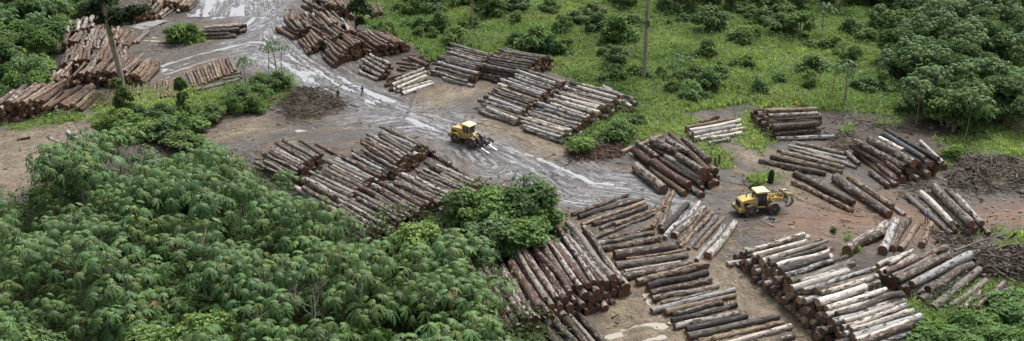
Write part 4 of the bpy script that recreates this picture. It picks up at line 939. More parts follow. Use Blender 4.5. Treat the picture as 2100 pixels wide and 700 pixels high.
# ---------------------------------------------------------------- machines
M['yellow'] = paint_mat('worn_yellow_paint', (.60, .43, .12), amt=.95); M['yellow_roof'] = paint_mat('yellow_roof_paint', (.78, .66, .34), amt=.3)
M['arm_black'] = paint_mat('worn_black_steel', (.035, .035, .038), (.12, .10, .085), .6); M['steel'] = plain_mat('bare_steel', (.45, .44, .42), .35, .8)
M['dark'] = plain_mat('black_parts', (.02, .02, .021), .6); M['mudgrey'] = paint_mat('muddy_fender', (.20, .16, .11), (.10, .085, .07), .7, .8)
g = NG('tyre_rubber'); n_ = g.noise(g.obj(), 5, 5, .65); g.base(g.mix(g.ramp(n_, .42, .66), (.035, .033, .032), (.15, .135, .115)), .9, .2).bump(n_, .5, .03); M['tyre'] = g.m
g = NG('cab_glass'); g.base((.03, .045, .055), .06, .8); M['glass'] = g.m
M['lamp'] = plain_mat('lamp_lens', (.7, .7, .66), .2, 0, .1); M['tail'] = plain_mat('red_lens', (.45, .03, .02), .3, 0, .1)
def bmobj(name, parts, mat, parent=None, bevel=.03, smooth=False):
    """parts: list of functions adding geometry to one bmesh"""
    bm = bmesh.new()
    for p in parts: p(bm)
    if bevel:
        bmesh.ops.bevel(bm, geom=[e for e in bm.edges if len(e.link_faces) == 2 and e.calc_face_angle(0) > .7], offset=bevel, segments=2, affect='EDGES', clamp_overlap=True)
    bmesh.ops.recalc_face_normals(bm, faces=bm.faces)
    me = bpy.data.meshes.new(name); bm.to_mesh(me); bm.free(); me.materials.append(mat)
    if smooth: me.polygons.foreach_set('use_smooth', [True]*len(me.polygons))
    return link(name, me, parent)
def B(x0, x1, y0, y1, z0, z1, tx=0, rot=None, piv=None):
    def f(bm):
        vs = [bm.verts.new((x, y, z)) for x in (x0, x1) for y in (y0, y1) for z in (z0, z1)]
        for q in ((0, 1, 3, 2), (4, 6, 7, 5), (0, 4, 5, 1), (2, 3, 7, 6), (0, 2, 6, 4), (1, 5, 7, 3)): bm.faces.new([vs[i] for i in q])
        if rot is not None: bmesh.ops.rotate(bm, verts=vs, cent=Vector(piv or ((x0+x1)/2, (y0+y1)/2, (z0+z1)/2)), matrix=rot)
    return f
def PR(pts, y0, y1):
    """side profile (x,z) extruded across y"""
    def f(bm):
        a = [bm.verts.new((x, y0, z)) for x, z in pts]; b = [bm.verts.new((x, y1, z)) for x, z in pts]; n = len(pts)
        bm.faces.new(a[::-1]); bm.faces.new(b)
        for i in range(n): bm.faces.new((a[i], a[(i+1) % n], b[(i+1) % n], b[i]))
    return f
def TB(pts, r, ns=8):
    def f(bm):
        V, Q = tube(pts, [r]*len(pts) if np.ndim(r) == 0 else r, ns); vs = [bm.verts.new(v) for v in V]
        for q in Q: bm.faces.new([vs[i] for i in q])
        bm.faces.new(vs[:ns][::-1]); bm.faces.new(vs[-ns:])
    return f
def LT(prof, y0, sgn, cx, cz, n=28):
    """profile (radius, offset) turned about the axle"""
    def f(bm):
        rings = [[bm.verts.new((cx+r*math.cos(2*math.pi*k/n), y0+sgn*o, cz+r*math.sin(2*math.pi*k/n))) for k in range(n)] for r, o in prof]
        for a, b in zip(rings, rings[1:]):
            for k in range(n): bm.faces.new((a[k], a[(k+1) % n], b[(k+1) % n], b[k]))
        if prof[0][0] > .01: bm.faces.new(rings[0][::-1])
        if prof[-1][0] > .01: bm.faces.new(rings[-1])
    return f
def loader(px1, px2, label, dark_arms, fork_up):
    P1, P2 = G(*px1), G(*px2)                     # rear and front wheel on the near (right) side
    d = P2-P1; hd = math.atan2(d[1], d[0]); WB = 3.3; TR = 1.06; RW = .80
    mid = (P1+P2)/2; lf = np.array([-math.sin(hd), math.cos(hd), 0]); o = mid+lf*TR
    o[2] = .03
    e = empty('wheel_loader', o, hd); tag(e, label, 'wheel loader', 'yellow wheel loaders')
    y = M['yellow']; arm = M['arm_black'] if dark_arms else y; rx, fx = -WB/2, WB/2
    # rear frame, hood, counterweight
    bmobj('chassis', [B(-2.6, .2, -.55, .55, .75, 1.25), B(.1, 2.2, -.42, .42, .7, 1.2), B(-.2, .5, -.3, .3, .65, 1.5)], M['arm_black'], e, .04)
    bmobj('engine_hood', [PR([(-2.85, 1.2), (-2.95, 1.9), (-2.75, 2.25), (-1.9, 2.42), (-.55, 2.50), (-.55, 1.25)], -.78, .78)], y, e, .09)
    bmobj('counterweight', [PR([(-3.25, .85), (-3.3, 1.3), (-2.9, 1.42), (-2.3, 1.2), (-2.3, .8)], -1.15, 1.15)], y, e, .08)
    bmobj('radiator_grille', [B(-3.0, -2.90, -.60, .60, 1.45, 2.15)], M['dark'], e, .02)
    v = bmobj('side_vent', [B(-2.45, -1.75, -.80, -.785, 1.55, 1.95)]+[B(-2.4, -1.8, -.815, -.80, 1.6+.09*k, 1.64+.09*k) for k in range(4)], M['dark'], e, 0)
    bmobj('side_vent', [B(-2.45, -1.75, .785, .80, 1.55, 1.95)]+[B(-2.4, -1.8, .80, .815, 1.6+.09*k, 1.64+.09*k) for k in range(4)], M['dark'], e, 0)
    bmobj('exhaust_pipe', [TB([(-1.1, -.15, 2.4), (-1.1, -.15, 3.0), (-1.22, -.15, 3.15)], .08)], M['dark'], e, 0, True)
    bmobj('air_intake', [TB([(-1.75, .2, 2.3), (-1.75, .2, 2.62)], .07), TB([(-1.75, .2, 2.6), (-1.75, .2, 2.72)], .13)], M['dark'], e, 0)
    if not dark_arms:
        bmobj('side_decal', [B(-1.15, -.60, -.80, -.788, 2.02, 2.25)], M['dark'], e, 0)
        bmobj('decal_mark', [B(-1.10, -.98, -.815, -.803, 2.06, 2.21), B(-.94, -.84, -.815, -.803, 2.06, 2.21), B(-.80, -.66, -.815, -.803, 2.06, 2.21)], M['lamp'], e, 0)
    # cab
    c = bmobj('cab', [B(-.55, .75, -.72, .72, 1.2, 1.95), B(-.55, -.45, -.72, -.62, 1.95, 3.12), B(-.55, -.45, .62, .72, 1.95, 3.12),
                      B(.62, .72, -.70, -.60, 1.95, 3.12), B(.62, .72, .60, .70, 1.95, 3.12), B(.05, .13, -.73, -.66, 1.3, 3.12), B(.05, .13, .66, .73, 1.3, 3.12)], M['dark'] if not dark_arms else y, e, .02)
    bmobj('cab_window', [B(-.44, .61, -.685, -.66, 1.97, 3.10)], M['glass'], c, 0); bmobj('cab_window', [B(-.44, .61, .66, .685, 1.97, 3.10)], M['glass'], c, 0)
    bmobj('windscreen', [B(.66, .69, -.59, .59, 1.60, 3.10)], M['glass'], c, 0); bmobj('rear_window', [B(-.51, -.49, -.61, .61, 1.97, 3.10)], M['glass'], c, 0)
    bmobj('roof', [PR([(-.80, 3.13), (-.80, 3.26), (-.6, 3.34), (.75, 3.34), (.98, 3.24), (.98, 3.13)], -.86, .86)], M['yellow_roof'], c, .06)
    for s in (-1, 1): bmobj('work_lamp', [B(.985, 1.04, s*.6-.1, s*.6+.1, 3.16, 3.28)], M['lamp'], c, .01)
    bmobj('mirror', [B(.85, .9, -1.10, -.92, 2.3, 2.75), TB([(.7, -.7, 2.9), (.87, -1.0, 2.75)], .02)], M['dark'], e, 0)
    bmobj('boarding_ladder', [B(-.45, .15, -1.20, -.80, .55+.32*k, .60+.32*k) for k in range(3)]+[B(-.47, -.43, -1.2, -1.15, .5, 1.35), B(.13, .17, -1.2, -1.15, .5, 1.35)], M['dark'], e, 0)
    bmobj('platform', [B(-.75, .45, -1.15, -.73, 1.22, 1.30), B(-.75, .45, .73, 1.15, 1.22, 1.30)], y, e, .02)
    fm_ = y if dark_arms else M['mudgrey']
    for s in (-1, 1):
        y0, y1 = (s*.75, s*1.28) if s > 0 else (s*1.28, s*.75)
        def fen(cx, R_, a0, a1):
            n = 8; out = [(cx+(R_+.06)*math.cos(a0+(a1-a0)*k/n), RW+(R_+.06)*math.sin(a0+(a1-a0)*k/n)) for k in range(n+1)]
            inn = [(cx+R_*math.cos(a0+(a1-a0)*k/n), RW+R_*math.sin(a0+(a1-a0)*k/n)) for k in range(n, -1, -1)]; return out+inn
        bmobj('rear_fender', [PR(fen(rx, .90, R(15), R(125)), y0, y1)], fm_, e, 0)
        bmobj('front_fender', [PR(fen(fx, .88, R(55), R(165)), y0, y1)], M['mudgrey'], e, 0)
        bmobj('headlight', [B(1.5, 1.6, s*.75-.12, s*.75+.12, 1.75, 1.95), TB([(1.5, s*.6, 1.2), (1.5, s*.75, 1.75)], .04)], M['lamp'], e, 0)
        bmobj('tail_light', [B(-3.33, -3.29, s*.95-.1, s*.95+.1, 1.05, 1.2)], M['tail'], e, 0)
        for cx in (rx, fx):
            yc = s*TR
            w_ = bmobj('wheel', [LT([(.12, -.12), (.12, .12)], yc, s, cx, RW, 12)], M['dark'], e, 0)
            prof = [(.42, -.27), (.60, -.29), (.74, -.26), (.79, -.18), (.80, 0), (.79, .18), (.74, .26), (.60, .29), (.42, .27), (.40, .1)]
            lug = [B(cx-.05, cx+.05, yc-.26, yc+.26, RW+.775, RW+.825, rot=Matrix.Rotation(2*math.pi*k/22, 3, 'Y') @ Matrix.Rotation(.0, 3, 'Z'), piv=(cx, yc, RW)) for k in range(22)]
            bmobj('tyre', [LT(prof, yc, s, cx, RW)]+lug, M['tyre'], w_, 0)
            bmobj('rim', [LT([(.0, .06), (.15, .16), (.18, .08), (.30, .05), (.36, .20), (.42, .24)], yc, s, cx, RW)], y if dark_arms else M['mudgrey'], w_, 0, True)
    # front frame, arms and grapple
    bmobj('front_frame', [PR([(.95, .9), (.95, 1.9), (1.25, 2.15), (1.7, 1.9), (2.0, 1.1), (1.95, .75)], -.38, .38)], arm if not dark_arms else y, e, .04)
    if fork_up: A0, A1, A2 = (1.25, 2.0), (2.35, 1.95), (3.35, 1.75)
    else: A0, A1, A2 = (1.25, 1.95), (2.4, 1.35), (3.2, .72)
    def beam(p, q, w0, w1):
        dx, dz = q[0]-p[0], q[1]-p[1]; L_ = math.hypot(dx, dz); nx_, nz_ = -dz/L_, dx/L_
        return [(p[0]+nx_*w0, p[1]+nz_*w0), (q[0]+nx_*w1, q[1]+nz_*w1), (q[0]-nx_*w1, q[1]-nz_*w1), (p[0]-nx_*w0, p[1]-nz_*w0)]
    for s in (-1, 1):
        a, b_ = sorted((s*.50, s*.62))
        bmobj('lift_arm', [PR(beam(A0, A1, .22, .30), a, b_), PR(beam((A1[0]-.12, A1[1]+.02), A2, .29, .20), a+.002, b_-.002)], arm, e, .015)
        bmobj('lift_cylinder', [TB([(1.25, s*.45, 1.15), ((1.25+A1[0])/2, s*.45, (1.15+A1[1])/2)], .08), TB([((1.25+A1[0])/2, s*.45, (1.15+A1[1])/2), (A1[0], s*.45, A1[1]-.05)], .045)], M['steel'], e, 0, True)
    bmobj('cross_tube', [TB([(A1[0], -.55, A1[1]), (A1[0], .55, A1[1])], .13)], arm, e, 0)
    bmobj('tilt_linkage', [TB([(1.45, 0, 2.1), (2.1, 0, 2.35+(-.25 if not fork_up else .1))], .09), TB([(2.1, 0, 2.1 if not fork_up else 2.45), (A1[0]+.35, 0, A1[1]+.55)], .05),
                           PR(beam((A1[0]+.1, A1[1]-.15), (A1[0]+.4, A1[1]+.65), .12, .09), -.08, .08), TB([(A1[0]+.4, 0, A1[1]+.6), (A2[0], 0, A2[1]+.55)], .06)], arm, e, 0)
    # carriage and log forks
    cx, cz = A2
    bmobj('fork_carriage', [B(cx-.02, cx+.12, -1.15, 1.15, cz-.28, cz-.14), B(cx-.02, cx+.12, -1.15, 1.15, cz+.65, cz+.78)]+[B(cx, cx+.10, yy-.06, yy+.06, cz-.2, cz+.7) for yy in (-1.05, -.45, .45, 1.05)], M['arm_black'], e, .01)
    for yy in (-.85, .85):
        if not fork_up: pr = [(cx+.1, cz-.35), (cx+.1, cz-.15), (cx+1.0, cz-.40), (cx+1.75, cz-.60), (cx+1.0, cz-.55)]
        else:
            n = 10; pr = [(cx+.1+1.0*math.sin(t)*1.0, cz-.7-.75*math.cos(t)+.55) for t in np.linspace(.0, 2.3, n)]+[(cx+.1+.78*math.sin(t), cz-.15-.55*math.cos(t)) for t in np.linspace(2.2, .0, n)]
        bmobj('fork_tine', [PR(pr, yy-.13, yy+.13)], M['steel'] if not fork_up else M['mudgrey'], e, .01)
    n = 9
    for yy in ((-.55, .55)):
        if fork_up: pr = [(cx+.1+1.05*math.sin(t), cz+.95-.60*(1-math.cos(t))*.8) for t in np.linspace(0, 1.7, n)]+[(cx+.1+.85*math.sin(t), cz+.80-.55*(1-math.cos(t))*.8) for t in np.linspace(1.65, 0, n)]
        else: pr = [(cx+.05+1.25*math.sin(t), cz+.95+.25*math.sin(2*t)-.35*(1-math.cos(t))) for t in np.linspace(0, 1.6, n)]+[(cx+.05+1.1*math.sin(t), cz+.78+.25*math.sin(2*t)-.35*(1-math.cos(t))) for t in np.linspace(1.55, 0, n)]
        bmobj('grapple_claw', [PR(pr, yy-.15, yy+.15)], y if fork_up else M['arm_black'], e, .01)
    bmobj('grapple_bar', [TB([(cx+.85, -.7, cz+.82-(.2 if fork_up else 0)), (cx+.85, .7, cz+.82-(.2 if fork_up else 0))], .07)], M['arm_black'], e, 0)
    for s in (-1, 1): bmobj('grapple_cylinder', [TB([(cx-.05, s*.3, cz-.1), (cx+.1, s*.3, cz+.95)], .07), TB([(cx+.1, s*.3, cz+.95), (cx+.55, s*.5, cz+1.0)], .05)], M['steel'], e, 0)
    return e
loader((934.5, 294.5), (967.8, 305.8), 'yellow wheel loader with black arms and lowered forks on the wet grey road', True, False)
loader((1534.5, 447.5), (1588.5, 441), 'yellow wheel loader with yellow arms and raised grapple on brown mud at right', False, True)

# ---------------------------------------------------------------- people
def skin(name, J, E, root, mat, parent, sub=1):
    me = bpy.data.meshes.new(name+'_cage'); me.from_pydata([j[:3] for j in J], E, []); o = bpy.data.objects.new(name, me); COL.objects.link(o)
    o.modifiers.new('skin', 'SKIN')
    if not me.skin_vertices:
        me.attributes  # layer is made by the modifier call below when absent
    bm = bmesh.new(); bm.from_mesh(me); lay = bm.verts.layers.skin.verify()
    for i, v in enumerate(bm.verts):
        r_ = J[i][3]; v[lay].radius = (r_, r_) if np.ndim(r_) == 0 else r_; v[lay].use_root = (i == root)
    bm.to_mesh(me); bm.free()
    s = o.modifiers.new('sub', 'SUBSURF'); s.levels = sub; s.render_levels = sub
    dg = bpy.context.evaluated_depsgraph_get(); dg.update(); m2 = bpy.data.meshes.new_from_object(o.evaluated_get(dg)); bpy.data.objects.remove(o)
    m2.name = name; m2.materials.clear(); m2.materials.append(mat); m2.polygons.foreach_set('use_smooth', [True]*len(m2.polygons))
    return link(name, m2, parent)
def hand(J, E, wrist, d, side, n):
    """five separate curled fingers from a palm; d = direction of the hand, side = towards the thumb"""
    d = np.array(d, float); d /= np.linalg.norm(d); s = np.array(side, float); s -= d*(s @ d); s /= np.linalg.norm(s); nrm = np.cross(d, s)
    w_ = np.array(J[wrist][:3]); J.append((*(w_+d*.05), (.036, .018))); palm = len(J)-1; E.append((wrist, palm))
    for k, (o, l) in enumerate(((.030, .072), (.011, .080), (-.009, .075), (-.028, .058))):
        b = w_+d*.095+s*o; J.append((*b, .0095)); E.append((palm, len(J)-1))
        J.append((*(b+d*l*.5+nrm*.008), .0088)); E.append((len(J)-2, len(J)-1)); J.append((*(b+d*l*.9+nrm*.03), .0078)); E.append((len(J)-2, len(J)-1))
    b = w_+d*.035+s*.040; J.append((*b, .011)); E.append((palm, len(J)-1)); J.append((*(b+d*.035+s*.022), .0098)); E.append((len(J)-2, len(J)-1)); J.append((*(b+d*.06+s*.024+nrm*.012), .0085)); E.append((len(J)-2, len(J)-1))
def cloth_mat(name, col, rough=.9):
    g = NG(name); n = g.noise(g.obj(), 12, 4, .6); g.base(g.mix(g.ramp(n, .35, .65), col, tuple(c*.7 for c in col)), rough, .1); return g.m
M['skin'] = cloth_mat('brown_skin', (.22, .12, .075), .6); M['hair'] = cloth_mat('black_hair', (.012, .010, .009)); M['eye'] = plain_mat('eye', (.05, .04, .03), .2, 0, 0)
def person(px, rz, label, pose, shirt, trousers, hat=None, shoes=(.03, .025, .02), h=0.0):
    p = G(*px); p[2] = float(gsample(Z, p[0], p[1]))+.02+h
    e = empty('person', p, rz); tag(e, label, 'person')
    q = pose
    J = [(0, 0, q['pel'], (.15, .11)), (0, .0, q['pel']+.18, (.135, .10)), (0, q.get('lean', 0)*.5, q['pel']+.36, (.165, .11)), (0, q.get('lean', 0), q['pel']+.48, (.09, .075)), (0, q.get('lean', 0)*1.1+.01, q['pel']+.56, .055), (0, q.get('lean', 0)*1.2+.02, q['pel']+.70, (.075, .092)), (0, q.get('lean', 0)*1.2+.02, q['pel']+.79, (.066, .08))]
    E = [(0, 1), (1, 2), (2, 3), (3, 4), (4, 5), (5, 6)]
    arms, legs = [], []
    for s, nm in ((-1, 'l'), (1, 'r')):
        sh = (s*.185, q.get('lean', 0)*.9, q['pel']+.45); el, wr = q['arm'+nm]; J.append((*sh, .058)); a = len(J)-1; E.append((2, a))
        J.append((*el, .042)); E.append((a, a+1)); J.append((*wr, .027)); E.append((a+1, a+2)); arms.append((sh, el, wr))
        hand(J, E, a+2, np.array(wr)-np.array(el), (-s*.6, .8, 0), nm)
        hp_ = (s*.095, 0, q['pel']-.06); kn, an = q['leg'+nm]; J.append((*hp_, .09)); a = len(J)-1; E.append((0, a))
        J.append((*kn, .062)); E.append((a, a+1)); J.append((*an, .04)); E.append((a+1, a+2)); J.append((an[0], an[1]+.15, an[2]-.05, (.042, .03))); E.append((a+2, a+3)); legs.append((hp_, kn, an))
    skin('body', J, E, 0, M['skin'], e, 2)
    ly = q.get('lean', 0)
    J2 = [(0, 0, q['pel']+.02, (.165, .125)), (0, 0, q['pel']+.2, (.155, .12)), (0, ly*.5, q['pel']+.37, (.185, .13)), (0, ly*.95, q['pel']+.475, (.085, .08))]; E2 = [(0, 1), (1, 2), (2, 3)]
    for sh, el, wr in arms:
        J2.append((*sh, .073)); a = len(J2)-1; E2.append((2, a)); J2.append((*el, .058)); E2.append((a, a+1)); w3 = np.array(el)+(np.array(wr)-np.array(el))*q.get('sleeve', .85); J2.append((*w3, .045)); E2.append((a+1, a+2))
    skin('shirt', J2, E2, 0, cloth_mat('shirt_cloth', shirt), e, 1)
    J3 = [(0, 0, q['pel']+.06, (.16, .125)), (0, 0, q['pel']-.02, (.165, .13))]; E3 = [(0, 1)]
    for hp_, kn, an in legs:
        J3.append((*hp_, .108)); a = len(J3)-1; E3.append((1, a)); J3.append((*kn, .082)); E3.append((a, a+1)); J3.append((an[0], an[1], an[2]+.03, .062)); E3.append((a+1, a+2))
    skin('trousers', J3, E3, 0, cloth_mat('trouser_cloth', trousers), e, 1)
    hy, hz = ly*1.2+.02, q['pel']+.735
    def ell(c, r_, u=14, v=9):
        def f(bm): bmesh.ops.create_uvsphere(bm, u_segments=u, v_segments=v, radius=1, matrix=Matrix.Translation(c) @ Matrix.Diagonal((*r_, 1)))
        return f
    if hat: bmobj('hat', [ell((0, hy-.01, hz+.075), (.098, .115, .085)), ell((0, hy+.07, hz+.065), (.085, .11, .012))], cloth_mat('hat_cloth', hat), e, 0, True)
    else: bmobj('hair', [ell((0, hy-.018, hz+.045), (.088, .105, .095))], M['hair'], e, 0, True)
    bmobj('nose', [ell((0, hy+.095, hz-.015), (.014, .02, .022), 8, 6)], M['skin'], e, 0, True); bmobj('mouth', [ell((0, hy+.09, hz-.055), (.026, .008, .007), 8, 6)], M['darkwood'], e, 0, True)
    for s in (-1, 1):
        bmobj('eye', [ell((s*.03, hy+.086, hz+.012), (.012, .007, .007), 8, 6)], M['eye'], e, 0, True); bmobj('ear', [ell((s*.08, hy, hz), (.012, .022, .032), 8, 6)], M['skin'], e, 0, True)
        an = q['leg'+('l' if s < 0 else 'r')][1]; bmobj('shoe', [ell((an[0], an[1]+.06, max(.05, an[2]-.045)), (.055, .145, .055), 10, 7)], cloth_mat('shoe', shoes), e, 0, True)
    return e
walk = dict(pel=.95, arml=((-.25, -.10, 1.14), (-.26, .02, .92)), armr=((.25, .08, 1.15), (.25, .24, 1.0)), legl=((-.12, .18, .52), (-.13, .26, .09)), legr=((.12, -.02, .50), (.13, -.22, .10)))
stand = dict(pel=.95, arml=((-.30, -.03, 1.15), (-.20, .16, 1.05)), armr=((.30, -.03, 1.15), (.20, .16, 1.03)), legl=((-.14, .03, .50), (-.17, 0, .09)), legr=((.14, .03, .50), (.17, 0, .09)))
leanp = dict(pel=.92, lean=.02, arml=((-.27, .02, 1.12), (-.30, .22, 1.00)), armr=((.28, .05, 1.12), (.12, .28, 1.08)), legl=((-.12, .14, .50), (-.16, .20, .09)), legr=((.11, .10, .49), (.13, .14, .09)))
person((743.5, 195.5), R(170), 'person in dark clothes standing on the wet grey road, the right one of two', stand, (.02, .02, .022), (.02, .02, .025))
person((694, 205), R(200), 'person in dark clothes striding beside the dark brush heap, the left one of two', walk, (.03, .027, .025), (.045, .04, .04))
person((1899, 455.5), R(160), 'worker in light blue shirt, blue jeans and pale cap leaning on a log at right', leanp, (.50, .56, .72), (.09, .16, .38), (.75, .74, .72))

# ---------------------------------------------------------------- brush heaps, stump, sheet and small litter
def heap(name, poly, n, hgt, mats, label, seed, lr=(1.5, 5), mound=.5, rr=(.03, .10)):
    P = [G(u, v) for u, v in poly]; c = sum(P)/len(P); e = empty(name, (c[0], c[1], 0)); tag(e, label, 'brush heap')
    rs = random.Random(seed); PXY = [(p[0], p[1]) for p in P]; xs = [p[0] for p in PXY]; ys = [p[1] for p in PXY]
    # earth core
    gxs = np.linspace(min(xs)-1, max(xs)+1, 46); gys = np.linspace(min(ys)-1, max(ys)+1, 34); Xh, Yh = np.meshgrid(gxs, gys)
    s = np.clip(sdf(Xh, Yh, PXY)/3.0, -.3, 1); hz = hgt*mound*np.where(s > 0, np.sqrt(np.abs(s)), s)*(.5+1.0*fbm(Xh*.7, Yh*.7, seed, 4))-.12
    V = np.stack([Xh-c[0], Yh-c[1], hz], -1).reshape(-1, 3); k = np.arange(Xh.size).reshape(Xh.shape)
    q = np.stack([k[:-1, :-1], k[:-1, 1:], k[1:, 1:], k[1:, :-1]], -1).reshape(-1, 4); q = q[(V[q][:, :, 2].max(1) > -.3)]
    link('earth_core', npmesh('earth_core', V, [q], M['soil'], None, True), e)
    acc = [Acc() for _ in mats]
    for i in range(n):
        for _ in range(40):
            x, y = rs.uniform(min(xs), max(xs)), rs.uniform(min(ys), max(ys))
            if inpoly(x, y, PXY): break
        if rs.random() < .3: x += rs.gauss(0, 2.2); y += rs.gauss(0, 2.2)
        sd_ = float(sdf(np.array([x]), np.array([y]), PXY)[0]); z = hgt*min(1, math.sqrt(max(0, sd_)/3.0))*rs.uniform(.35, 1)*(.5+.9*h01(round(x/2), round(y/2)))+.08
        az = rs.gauss(.4, .9) if rs.random() < .6 else rs.uniform(0, 6.28); el = rs.gauss(0, .28); L_ = rs.uniform(*lr)*(1 if rs.random() < .3 else .5)
        d = np.array([math.cos(az)*math.cos(el), math.sin(az)*math.cos(el), math.sin(el)]); p0 = np.array([x-c[0], y-c[1], z])-d*L_/2
        r0 = rs.uniform(*rr)*(1.6 if rs.random() < .1 else 1); bend = np.array([rs.gauss(0, .12), rs.gauss(0, .12), rs.gauss(0, .1)])*L_
        pts = [p0, p0+d*L_*.35+bend*.7, p0+d*L_*.7+bend, p0+d*L_]
        for p_ in pts: p_[2] = max(.04, p_[2])
        V, Q = tube(pts, [r0, r0*.85, r0*.6, r0*.3], 5); acc[rs.randrange(len(mats)) if rs.random() < .9 else 0].add(V, Q)
    for a, m in zip(acc, mats):
        if a.n: tag(link('branches', a.mesh('branches', M[m]), e), None, None, None, 'stuff')
    return e
g = NG('soil'); p_ = g.pos(); n_ = g.noise(p_, 1.5, 6, .7); g.base(g.mix(g.ramp(n_, .4, .62), (.075, .058, .045), (.15, .12, .09)), .95, .1).bump(n_, .9, .15); M['soil'] = g.m
heap('brush_heap', [(578,212),(600,182),(640,184),(690,198),(712,212),(700,228),(650,246),(590,250),(575,235)], 460, 1.2, ['darkwood', 'deadwood', 'darkwood'], 'dark tangled heap of roots and branches left of the road bend', 1)
heap('brush_heap', [(1155,318),(1180,302),(1240,300),(1290,305),(1275,325),(1200,334),(1165,332)], 330, 1.3, ['darkwood', 'deadwood', 'redwood'], 'low reddish brush heap beside the road below the long grass', 2, (1, 3.5))
heap('brush_heap', [(1940,350),(1965,328),(2020,324),(2110,330),(2110,388),(2010,396),(1950,388)], 420, .8, ['deadwood', 'darkwood', 'deadwood', 'deadwood'], 'wide grey heap of broken branches at the right edge above the red track', 3, (1.5, 5), .5, (.04, .12))
heap('brush_heap', [(1990,530),(2020,516),(2060,514),(2120,512),(2120,575),(2060,572),(2010,562)], 420, 1.5, ['darkwood', 'deadwood', 'darkwood'], 'dark root heap at the right edge below the red track', 4, (1.5, 5), .7, (.05, .14))
heap('brush_heap', [(1905,470),(1950,488),(2000,492),(2020,505),(1970,515),(1920,498)], 120, .8, ['darkwood', 'deadwood'], 'low dark debris between thick logs and the worker\'s logs', 5, (.8, 3))
heap('brush_heap', [(1700,285),(1720,270),(1752,278),(1755,300),(1735,312),(1705,302)], 120, 1.5, ['deadwood', 'char'], 'small blackened root tangle left of the dark red heap', 6, (.8, 2.5))
heap('brush_heap', [(860,118),(905,112),(925,120),(900,132),(865,130)], 90, .9, ['darkwood', 'deadwood'], 'dark brushwood between the rusty logs and the weathered stack', 7, (1, 3))
heap('brush_heap', [(195,255),(260,240),(300,252),(280,262),(210,268)], 60, .5, ['darkwood'], 'thin brushwood beside the sandy track at left', 8, (1, 3))
heap('brush_heap', [(1860,385),(1900,370),(1935,395),(1930,410),(1880,400),(1840,412),(1835,398)], 110, .45, ['deadwood'], 'pale broken sticks strewn above the worker\'s logs', 9, (.6, 2.4))
heap('brush_heap', [(1690,240),(1840,252),(1900,262),(1890,280),(1760,268),(1680,252)], 150, .3, ['deadwood', 'darkwood'], 'flat scatter of grey sticks on the bare strip below the meadow', 10, (.6, 2.6), .2)
def pole(px, r, lift, mat, label, name='fallen_pole'):
    pts = [G(u, v, lift+r) for u, v in px]; c = pts[0]; e_ = Acc(); n = len(pts); V, Q = tube([p-c for p in pts], np.linspace(r, r*.55, n), 7); e_.add(V, Q)
    tag(link(name, e_.mesh(name, M[mat], True), None, c), label, 'pole')
pole([(448,240),(520,218),(578,196)], .20, .15, 'redwood', 'long reddish plank trunk lying along the edge of the green island')
pole([(452,244),(505,229),(518,224)], .14, .1, 'deadwood', 'short grey pole beside the long reddish trunk')
pole([(1470,286),(1482,306),(1510,325),(1545,340)], .12, .0, 'darkwood', 'crooked dark branch lying across the sandy patch by the small pale pile')
pole([(1958,515),(2010,495),(2060,482)], .16, .5, 'deadwood', 'long pale pole leaning over the dark root heap')
pole([(2035,548),(2075,575)], .10, .9, 'deadwood', 'pale split branch sticking out of the dark root heap')
pole([(1995,510),(2035,505),(2080,488)], .10, .8, 'deadwood', 'thin pale branch on top of the dark root heap')
pole([(2005,338),(2030,350)], .12, 1.2, 'deadwood', 'bright broken branch on the wide grey heap')
pole([(1880,440),(1885,455),(1897,465)], .06, .05, 'deadwood', 'thin curved stick lying in front of the worker')
pole([(2080,590),(2040,600),(2000,612)], .22, .1, 'deadwood', 'pale log-like branch at the edge of the lower right leafy mass')
# charred stump
p = G(1579, 376); bm = bmesh.new(); ns = 9; prev = None
for z_, r_ in ((-.1, .55), (.3, .42), (1.0, .36), (1.6, .30), (1.9, .16)):
    ring = [bm.verts.new((r_*(1+.25*math.sin(3*k+z_))*math.cos(2*math.pi*k/ns)+.06*z_, r_*math.sin(2*math.pi*k/ns), z_+(.25*math.sin(2.3*k) if z_ > 1.7 else 0))) for k in range(ns)]
    if prev: [bm.faces.new((prev[k], prev[(k+1) % ns], ring[(k+1) % ns], ring[k])) for k in range(ns)]
    prev = ring
bm.faces.new(prev); me = bpy.data.meshes.new('stump'); bm.to_mesh(me); bm.free(); me.materials.append(M['char']); tag(link('stump', me, None, p), 'charred black stump standing in a grass tuft above the right loader', 'stump')
for (u, v, hh_, lb) in ((1466, 345, 1.5, 'wider weathered post at the corner of the big red logs'), (1474, 341, 1.7, 'narrow weathered post behind the big red logs')):
    V, Q = tube([(0, 0, -.2), (.03, 0, hh_*.6), (.0, .05, hh_)], [.22, .2, .15], 7); A = Acc(); A.add(V, Q); tag(link('post', A.mesh('post', M['deadwood']), None, G(u, v)), lb, 'post')
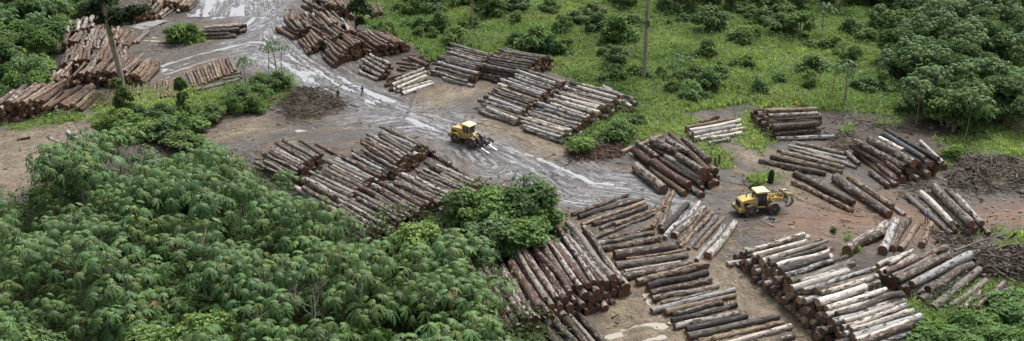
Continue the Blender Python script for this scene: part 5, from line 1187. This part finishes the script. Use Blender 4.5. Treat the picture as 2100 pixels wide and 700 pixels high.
# corrugated sheet, slab, blue cans
def sheet():
    n = 40; V = []; L_, Wd = 6.5, 4.2
    for i in range(n+1):
        for j in range(3): V.append((Wd*(i/n-.5), L_*(j/2-.5), .10+.05*math.sin(i*1.6)+.25*(j/2)+.08*math.sin(j*2+i*.1)))
    V = np.array(V); k = np.arange(n)[:, None]*3+np.arange(2)[None, :]; Q = np.stack([k, k+1, k+4, k+3], -1).reshape(-1, 4)
    V2 = V+np.array([0, 0, -.012]); m = len(V)
    me = npmesh('metal_sheet', np.concatenate([V, V2]), [np.concatenate([Q, Q[:, ::-1]+m])], M['tin']); o = link('metal_sheet', me, None, G(305, 52)); o.rotation_euler = (0, 0, R(-28)); return o
M['tin'] = plain_mat('grey_tin', (.22, .225, .22), .6, .1); tag(sheet(), 'grey corrugated metal sheet lying beside the far left stack', 'metal sheet')
M['slab'] = plain_mat('grey_slab', (.12, .115, .11), .8); o = bmobj('slab', [B(-1.3, 1.3, -.6, .6, 0, .14)], M['slab'], None, .02); o.location = G(1026, 370); o.rotation_euler = (0, 0, R(12)); tag(o, 'flat grey slab lying at the road edge above the leafy mass', 'slab')
M['blue'] = plain_mat('blue_plastic', (.03, .09, .17), .4)
for k, (u, v) in enumerate(((1580, 453), (1587, 453.5))):
    o = bmobj('canister', [B(-.22, .22, -.16, .16, 0, .42), TB([(.1, 0, .4), (.1, 0, .5)], .05), TB([(-.12, 0, .41), (-.08, 0, .5), (.02, 0, .5)], .02)], M['blue'], None, .04)
    o.location = G(u, v); o.rotation_euler = (0, 0, .5+k); tag(o, ['dark blue canister on the mud below the right loader, left of two', 'dark blue canister on the mud below the right loader, right of two'][k], 'canister')
# chips and stones strewn over the mud: nobody could count them
r = np.random.default_rng(77); x, y, z, u, v, r = scatter(np.clip(1-grass, 0, 1)*(.25+.75*np.maximum(lit, fbm(X*.15, Y*.15, 61, 3) > .55))*(1-pud), .5, (-130, 140), (85, 290), 60000, 78)
m = len(x); A = Acc(); a = r.uniform(0, 3.14, m); L_ = r.uniform(.06, .32, m)*np.where(r.random(m) < .12, 3.0, 1); wd = r.uniform(.02, .07, m); zz = z+.01
ca, sa = np.cos(a), np.sin(a); P = [np.stack([x-ca*L_-sa*wd, y-sa*L_+ca*wd, zz], 1), np.stack([x-ca*L_+sa*wd, y-sa*L_-ca*wd, zz], 1), np.stack([x+ca*L_+sa*wd, y+sa*L_-ca*wd, zz], 1), np.stack([x+ca*L_-sa*wd, y+sa*L_+ca*wd, zz], 1)]
top = [p_+np.array([0, 0, 1.])*np.stack([wd*0, wd*0, wd*1.6], 1) for p_ in P]; V = np.stack(P+top, 1).reshape(-1, 3); i8 = np.arange(m)[:, None]*8
Q = np.concatenate([i8+np.array([f]) for f in ((4, 5, 6, 7), (0, 1, 5, 4), (1, 2, 6, 5), (2, 3, 7, 6), (3, 0, 4, 7))])
pal = np.array([(.30, .25, .19), (.18, .12, .08), (.08, .06, .05), (.42, .38, .33), (.24, .15, .09)])[r.integers(0, 5, m)]
me = npmesh('wood_chips', V, [Q], M['chip'] if 'chip' in M else None or M.setdefault('chip', (lambda g: g.base(g.at('leafc'), .9, .2).m)(NG('wood_chip'))), {'leafc': np.repeat(pal, 8, 0)})
tag(link('wood_chips', me), 'bark chips and splinters strewn over the mud', 'debris', None, 'stuff')
